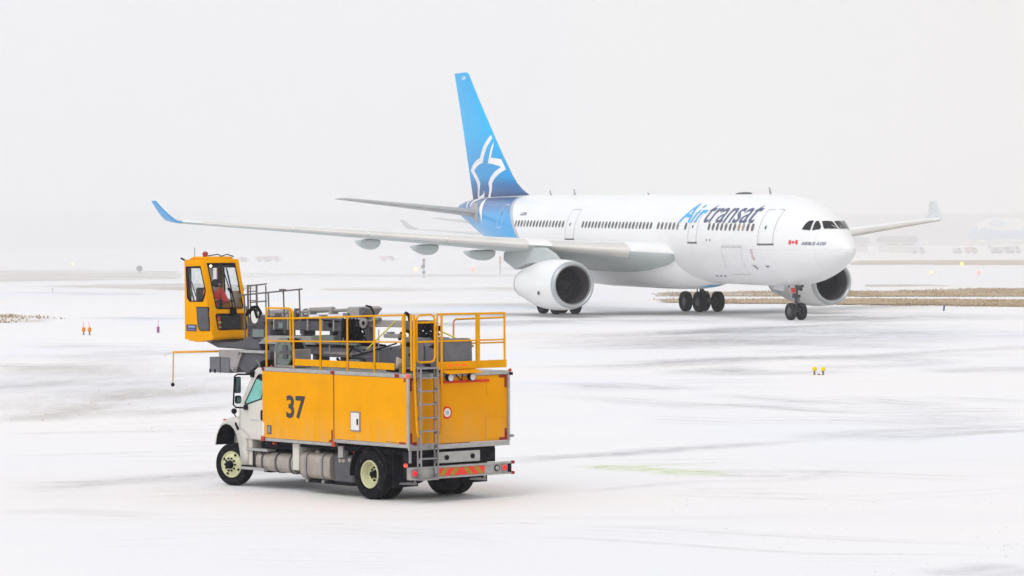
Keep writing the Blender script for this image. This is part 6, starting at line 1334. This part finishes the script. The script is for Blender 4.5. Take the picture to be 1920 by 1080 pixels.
for s in (1, -1):
    hip, knee, ank, toe, sh, el, wr = limb(s); tr_.append([(pel,.135),(hip,.112),(knee,.085),(ank,.062)])
skin(tr_, 'trousers', M['dark_cloth'], per)
for s in (1, -1):
    hip, knee, ank, toe, sh, el, wr = limb(s); skin([[(ank,.06),((ank[0]-.02,ank[1],ank[2]-.04),.055),(toe,.045)]], 'boot', M['black'], per)
    m_ = [(np.array(hip)*.35+np.array(knee)*.65)]; skin([[(tuple(np.array(hip)*.6+np.array(knee)*.4),.105),(tuple(np.array(hip)*.35+np.array(knee)*.65),.096)]], 'red_band', M['jacket'], per)
    for k in range(5):
        f0 = np.array(wr)+(-.08, (k-2)*.016*1.0, -.01); skin([[(tuple(f0),.009),(tuple(f0+(-.035-.006*(k == 2),0,-.008)),.0085),(tuple(f0+(-.055-.006*(k == 2),0,-.035)),.0075)]], 'glove_finger', M['black'], per, 1)
skin([[(tuple(np.array(nck)+(.02,0,.03)),.095),(tuple(np.array(hdp)+(.03,0,.015)),.115),(tuple(np.array(hdp)+(.0,0,.05)),.10)]], 'hood', M['hair'], per)
for y_ in (-.032, .032): MB().sphere((hdp[0]-.082, hdp[1]+y_, hdp[2]+.01), .012, 8).build('eye', M['black'], per, True)
MB().lathe((hdp[0]-.085, hdp[1], hdp[2]-.02), (-1,0,-.4), [(-.02,.02),(.01,.014),(.022,.004)], 8).build('nose', M['skin'], per, True)
MB().box((hdp[0]-.086, hdp[1]-.022, hdp[2]-.052), (hdp[0]-.078, hdp[1]+.022, hdp[2]-.044)).build('mouth', M['flagr'], per)
band = skin([[(tuple(np.array(cho)*.45+np.array(wst_)*.55),.158),(tuple(np.array(cho)*.3+np.array(wst_)*.7),.157)]], 'dark_vest_band', M['dark_cloth'], per)

# ------------------------------------------------------------------ markers and lamps on the field
def place(o, x, y, rz=0): o.location = (x, y, 0); o.rotation_euler = (0, 0, rz); return o
def whip_marker(x, y, label, tilt_=0.0):
    r = place(empty('edge_marker'), x, y); tag(r, label, 'marker', 'edge markers with pink whips')
    MB().lathe((0,0,0), (0,0,1), [(0,.07),(.02,.07),(.03,.035),(.16,.035),(.17,.06),(.2,.06)], 12).build('stem', M['mk_brown'], r, True)
    MB().lathe((0,0,.18), (0,0,1), [(0,.06),(.05,.10),(.14,.105),(.22,.07),(.24,0)], 14).build('cap', M['mk_or'], r, True)
    MB().tube([(0,0,.4),(tilt_,0,.70)], .018, 6).build('whip', M['mk_pink'], r)
whip_marker(-22.95, 168, 'orange capped edge marker with pink whip, left one of the close pair', -.02)
whip_marker(-22.62, 167.9, 'orange capped edge marker with pink whip, right one of the close pair', -.04)
r = place(empty('edge_marker'), -19.3, 171); tag(r, 'lone purplish edge marker with pink whip between the orange pair and the truck', 'marker', 'edge markers with pink whips')
MB().lathe((0,0,0), (0,0,1), [(0,.075),(.03,.075),(.05,.07),(.30,.085),(.34,.06),(.35,0)], 12).build('stem', M['mk_purple'], r, True); MB().tube([(.0,0,.34),(.02,0,.70)], .018, 6).build('whip', M['mk_pink'], r)
def yel(x, y, label):
    r = place(empty('edge_marker'), x, y); tag(r, label, 'marker', 'yellow edge markers on the right')
    MB().lathe((0,0,0), (0,0,1), [(0,.05),(.02,.05),(.03,.032),(.15,.036),(.16,.045)], 12).build('stem', M['mk_brown'], r, True)
    MB().lathe((0,0,.15), (0,0,1), [(0,.05),(.03,.085),(.09,.09),(.13,.07),(.15,.05),(.16,0)], 14).build('cap', M['mk_yel'], r, True)
yel(11.2, 116.3, 'squat yellow edge marker, left of the pair on the open snow'); yel(11.51, 116.2, 'squat yellow edge marker, right of the pair on the open snow')
cl = tag(MB().lathe((0,0,.0), (0,0,1), [(0,.05),(.04,.055),(.05,.0)], 8).build('snow_clump', M['mk_brown'], None, True), 'tiny brown clump on the snow between the yellow markers', 'clump'); cl.location = (11.36, 116.25, 0)
r = place(empty('edge_marker'), 29.0, 210.8); tag(r, 'slim dark blue edge marker leaning slightly in front of the dry grass', 'marker')
MB().tube([(0,0,0),(.03,0,.28)], .055, 10).build('post', M['mk_blue'], r, True); MB().lathe((.03,0,.27), (0,0,1), [(0,.06),(.06,.065),(.1,.04),(.11,0)], 10).build('cap', M['mk_blue'], r, True)
r = place(empty('round_sign'), -51.5, 433.9); tag(r, 'round grey marker board on a short post by the far left verge', 'sign')
MB().tube([(0,0,0),(0,0,.7)], .07, 8).build('post', M['postw'], r); MB().lathe((0,.06,.85), (0,-1,0), [(0,.42),(.10,.42),(.12,.36),(.12,0)], 20).build('board', M['dk'], r, True)
def post(x, y, label, m, blob):
    r = place(empty('marker_post'), x, y); tag(r, label, 'marker post', 'tall marker posts behind the airliner')
    MB().tube([(0,0,0),(.0,0,1.5)], .10, 8).build('post', M['postw'], r, True)
    MB().box((-.12,-.08,1.35),(.14,.08,2.35)).box((-.16,-.10,2.2),(.20,.10,2.42)).build('head', m, r, bevel=.03)
    if blob: MB().sphere((-.08,-.05,1.45), .26, 12).sphere((.0,-.05,.75), .2, 12).build('counterweight', M['dk'], r, True)
    else: MB().box((-.13,-.09,.75),(.13,.09,1.4)).build('box', M['postw'], r, bevel=.03)
post(-10.75, 382.5, 'dull red topped marker post with two dark balls under the wing', M['postr'], True); post(-1.55, 415, 'orange topped marker post beside the airliner belly', M['posto'], False)
r = place(empty('stake'), -43.3, 295.7); tag(r, 'thin grey stake standing in the open snow far left', 'stake'); MB().tube([(0,0,0),(0,0,.42)], .035, 6).box((-.06,-.02,.34),(.06,.02,.46)).build('stake_post', M['postw'], r)
def field_light(x, y, h, rad, m, label, g='lit lamps out on the airfield'):
    r = place(empty('runway_light'), x, y); tag(r, label, 'airfield lamp', g)
    MB().lathe((0,0,0), (0,0,1), [(0,.14),(.03,.14),(.05,.05),(h-rad*.8,.05),(h-rad*.7,rad*.6)], 12).build('stem', M['postw'], r, True); MB().sphere((0,0,h), rad, 12).build('lens', m, r, True)
field_light(69.7, 486, .45, .27, M['amber'], 'bright amber lamp at the edge of the far right verge')
field_light(52.7, 394.4, .30, .18, M['amber2'], 'small pale amber lamp on the snow right of the airliner nose')
field_light(56.9, 382.6, .40, .22, M['redlamp'], 'red lamp on the snow right of the airliner nose')
field_light(-79.2, 566.1, .42, .26, M['amber2'], 'pale amber lamp far left beyond the verge')
field_light(-87.5, 640, 1.2, .14, M['amber2'], 'tiny pale lamp on a stem just above the far left amber lamp')
field_light(-13.6, 443.4, .45, .27, M['amber2'], 'pale amber lamp just left of the red topped marker post')
field_light(-5.4, 434, .50, .30, M['redlamp'], 'soft red lamp between the two tall marker posts')
field_light(-34.2, 650, .6, .2, M['amber2'], 'faint amber lamp behind the deicing boom hand rails')
for px_, lb_ in ((1700, 'faint far lamp on a mast, leftmost of the row before the pale shed'), (1738, 'faint far lamp on a mast above the pale shed end'), (1812, 'faint far lamp on a mast left of the distant blue jumbo jet'), (1843, 'faint far lamp on a mast under the distant blue jumbo jet nose')):
    field_light((px_-960)/5884*900, 900, 2.4+(px_ > 1830)*.4, .24, M['amber2'], lb_)

# ------------------------------------------------------------------ far airliners
SK = ('lettering','flag_marking','cabin_window','passenger_door','cargo_door','hinge_mark','service_mark','pitot_probe','wiper','aerial','fleet_number','nacelle_mark','spinner_mark','star_emblem','door_marking','trim_plate','taxi_light')
far = copy_tree(air, None, SK)
far.location = (31.37, 460.7, 0); far.rotation_euler = (0, 0, R(39)+math.pi/2)
for o in kids(far):
    for o2 in kids(o):
        if o2.name.split('.')[0] == 'winglet':
            for sl in o2.material_slots: sl.link = 'OBJECT'; sl.material = M['stab']
tag(far, 'hazy second airliner behind, only its winglet and tailplane tip showing past the near one')
fr = copy_tree(air, None, SK); fr.location = (1905-960, 0, 0); fr.location = (270+56.5, 1680, 0); fr.rotation_euler = (0, 0, math.pi)
tag(fr, 'faint red tailed airliner at the far right edge of the picture')
for o in kids(fr):
    if o.name.split('.')[0] == 'tail_fin': o.material_slots[0].link = 'OBJECT'; o.material_slots[0].material = M['finred']
# the jumbo jet: nose to the left, seen from its left side (x aft, y away from the camera)
jet = empty('jumbo_jet', (152.5, 1050, 0), R(8)); tag(jet, 'faint pale blue jumbo jet parked in the haze at the far right', 'airliner', 'airliners on the snowy airfield')
JS = [(0,4.3,4.3,.0),(.5,5.3,3.4,.8),(1.5,6.5,2.8,1.5),(3,8.0,2.35,2.2),(5,9.3,2.1,2.8),(8,10.0,1.95,3.1),(12,10.1,1.9,3.25),(18,9.9,1.9,3.25),(22,9.2,1.9,3.25),(26,8.4,1.9,3.25),(45,8.4,1.9,3.25),(55,8.4,2.9,2.9),(62,8.2,4.6,1.9),(68,7.8,6.4,.6),(69,7.4,6.9,.1)]
mb = MB(); secs = []
for x, t_, b_, h_ in JS: secs.append([(x, h_*math.cos(a)*(1 if math.sin(a) < .3 else max(.62, 1-.5*(t_-8.4)/3) if t_ > 8.4 else 1), (t_+b_)/2+(t_-b_)/2*math.sin(a)) for a in [2*math.pi*k/32 for k in range(32)]])
def jm(i, k, n):
    a = 2*math.pi*(k+.5)/n; x, t_, b_, h_ = JS[i]; z = (t_+b_)/2+(t_-b_)/2*math.sin(a); return 1 if 2.9 < z < 6.3 else 0
loft(mb, secs, mfun=jm); mb.build('fuselage', [M['acw'], M['klm']], jet, True, ang=60)
v2, fs, _ = text2d('KLM', .03); decal([(6.6+5.6*u, 7.5+1.5*v_) for u, v_ in v2], fs, lambda x, z: (x, -3.18+.22*(z-7.5), z), .5, 'lettering', M['klm'], jet)
cm_ = MB()
for k in range(3): cm_.lathe((8.4+k*.9, -2.75, 9.35+(k == 1)*.2), (0,-1,0), [(0,.32),(.05,.32),(.05,0)], 10)
cm_.box((8.0,-2.85,9.02),(10.6,-2.8,9.15)).build('crown_emblem', M['klm'], jet)
for sg in (1, -1):
    mb = MB(); loft(mb, [[(x0+x, sg*y, z+zz) for x, zz in airfoil(c, .12, 8)] for y, x0, c, z in ((2,20,15,3.2),(12,29,9.5,4.4),(31,45,4,6.4))]); mb.build('wing', M['wing'], jet, True)
    mb = MB(); loft(mb, [[(x0+x, sg*y, z+zz) for x, zz in airfoil(c, .1, 8)] for y, x0, c, z in ((.5,57,8.5,6.8),(11,65,3,7.6))]); mb.build('tailplane', M['acw'], jet, True)
    for x, y, z in ((23,11.7,2.5),(33,20.8,3.3)): MB().lathe((x,sg*y,z), (1,0,0), [(.4,1.0),(0,1.2),(.5,1.4),(2,1.4),(4,1.0),(5.5,.6)], 20).build('engine', M['acw'], jet, True)
    MB().tube([(30,sg*3,.6),(30,sg*3,2.6)], .3, 8).lathe((29.3,sg*3,.65), (0,1,0), [(-.6,.3),(-.6,.65),(.6,.65),(.6,.3)], 16).lathe((30.8,sg*3,.65), (0,1,0), [(-.6,.3),(-.6,.65),(.6,.65),(.6,.3)], 16).build('main_landing_gear', M['dk'], jet)
mb = MB(); loft(mb, [[(x0+x, zz, z) for x, zz in airfoil(c, .1, 8)] for z, x0, c in ((7.5,53,12),(19,64.5,4))]); mb.build('tail_fin', M['klm'], jet, True)
MB().tube([(7.5,0,.6),(7.5,0,2.2)], .2, 8).lathe((7.5,0,.6), (0,1,0), [(-.5,.3),(-.5,.6),(.5,.6),(.5,.3)], 16).build('nose_landing_gear', M['dk'], jet)
# ------------------------------------------------------------------ service vehicles and sheds in the haze
def van(x, y, L_, H_, m, label, rz=0, cat='van'):
    r = place(empty('service_van'), x, y, rz); tag(r, label, cat, 'service vehicles far off in the haze')
    MB().prism([(-L_/2,.35),(L_/2,.35),(L_/2,H_*.55),(L_/2-.25,H_*.6),(L_/2-.8,H_),(-L_/2,H_)], 'y', -.95, .95).build('body', m, r, bevel=.06)
    for y_ in (-.96, .96):
        MB().prism([(L_/2-1.5,H_*.62),(L_/2-.5,H_*.62),(L_/2-.85,H_*.92),(L_/2-1.5,H_*.92)], 'y', y_-.01, y_+.01).build('window', M['dk'], r)
        for x_ in (-L_/2+.8, L_/2-.8): MB().lathe((x_,y_-.08*(1 if y_ > 0 else -1),.34), (0,1,0), [(-.1,.15),(-.1,.34),(.1,.34),(.1,.15)], 14).build('wheel', M['dk'], r)
for px_, L_, H_, m, lb_ in ((1796,2.6,1.5,'truckgrey','small grey vehicle, leftmost of the hazy row under the jumbo jet'),(1822,3.2,1.6,'truckred','dull red vehicle second in the hazy row under the jumbo jet'),(1866,2.4,1.6,'truckgrey','short grey vehicle third in the hazy row under the jumbo jet'),(1883,3.4,1.7,'truckgrey','long grey vehicle fourth in the hazy row under the jumbo jet'),(1903,3.2,1.9,'truckgrey','tall grey vehicle at the right end of the hazy row'),(1722,3.6,1.7,'truckgrey','grey vehicle parked before the pale shed')):
    van((px_-960)/5884*790, 790, L_, H_, M[m], lb_)
for px_, L_, H_, lb_ in ((493,3.0,1.1,'low red vehicle, left of the red pair beyond the snowfield'),(513,3.2,1.2,'low red vehicle, right of the red pair beyond the snowfield'),(458,2.2,1.0,'low red vehicle seen just past the operator cab roof'),(728,3.4,1.1,'low red vehicle far off under the wing')):
    van((px_-960)/5884*640, 640, L_, H_, M['truckred'], lb_, 0, 'vehicle')
def shed(x0, x1, y, d, h, m, label, bays):
    r = empty('hangar', ((x0+x1)/2, y, 0)); tag(r, label, 'building', 'airport buildings lost in the haze'); w_ = (x1-x0)/2
    MB().box((-w_,0,0),(w_,d,h)).build('wall', m, r)
    MB().prism([(-.6,h),(d+.6,h),(d+.6,h+.4),(d/2,h+1.6),(-.6,h+.4)], 'x', -w_-.6, w_+.6).build('roof', M['bldr'], r)
    for k in range(bays):
        a = -w_+2*w_*(k+.15)/bays; b = -w_+2*w_*(k+.85)/bays
        MB().box((a,-.12,0),(b,-.01,h*.62)).build('hangar_door', m, r); MB().box((a,-.1,h*.72),(b,-.01,h*.84)).build('window', M['bldw'], r)
shed(-235, -119.5, 1230, 60, 14.4, M['bld'], 'long grey hangar fading into the haze at far left', 8)
shed(-119, -16, 1240, 60, 13.6, M['bld'], 'long grey hangar fading into the haze behind the left wing', 8)
shed(132, 260, 1300, 60, 12.0, M['bld'], 'grey terminal block fading into the haze behind the jumbo jet', 9)
shed(100, 108.5, 842, 14, 2.9, M['bldp'], 'pale low shed standing in the haze right of the airliner nose', 2); shed(94.5, 97.5, 860, 8, 2.6, M['bldp'], 'small pale cabin beside the low shed in the haze', 1)
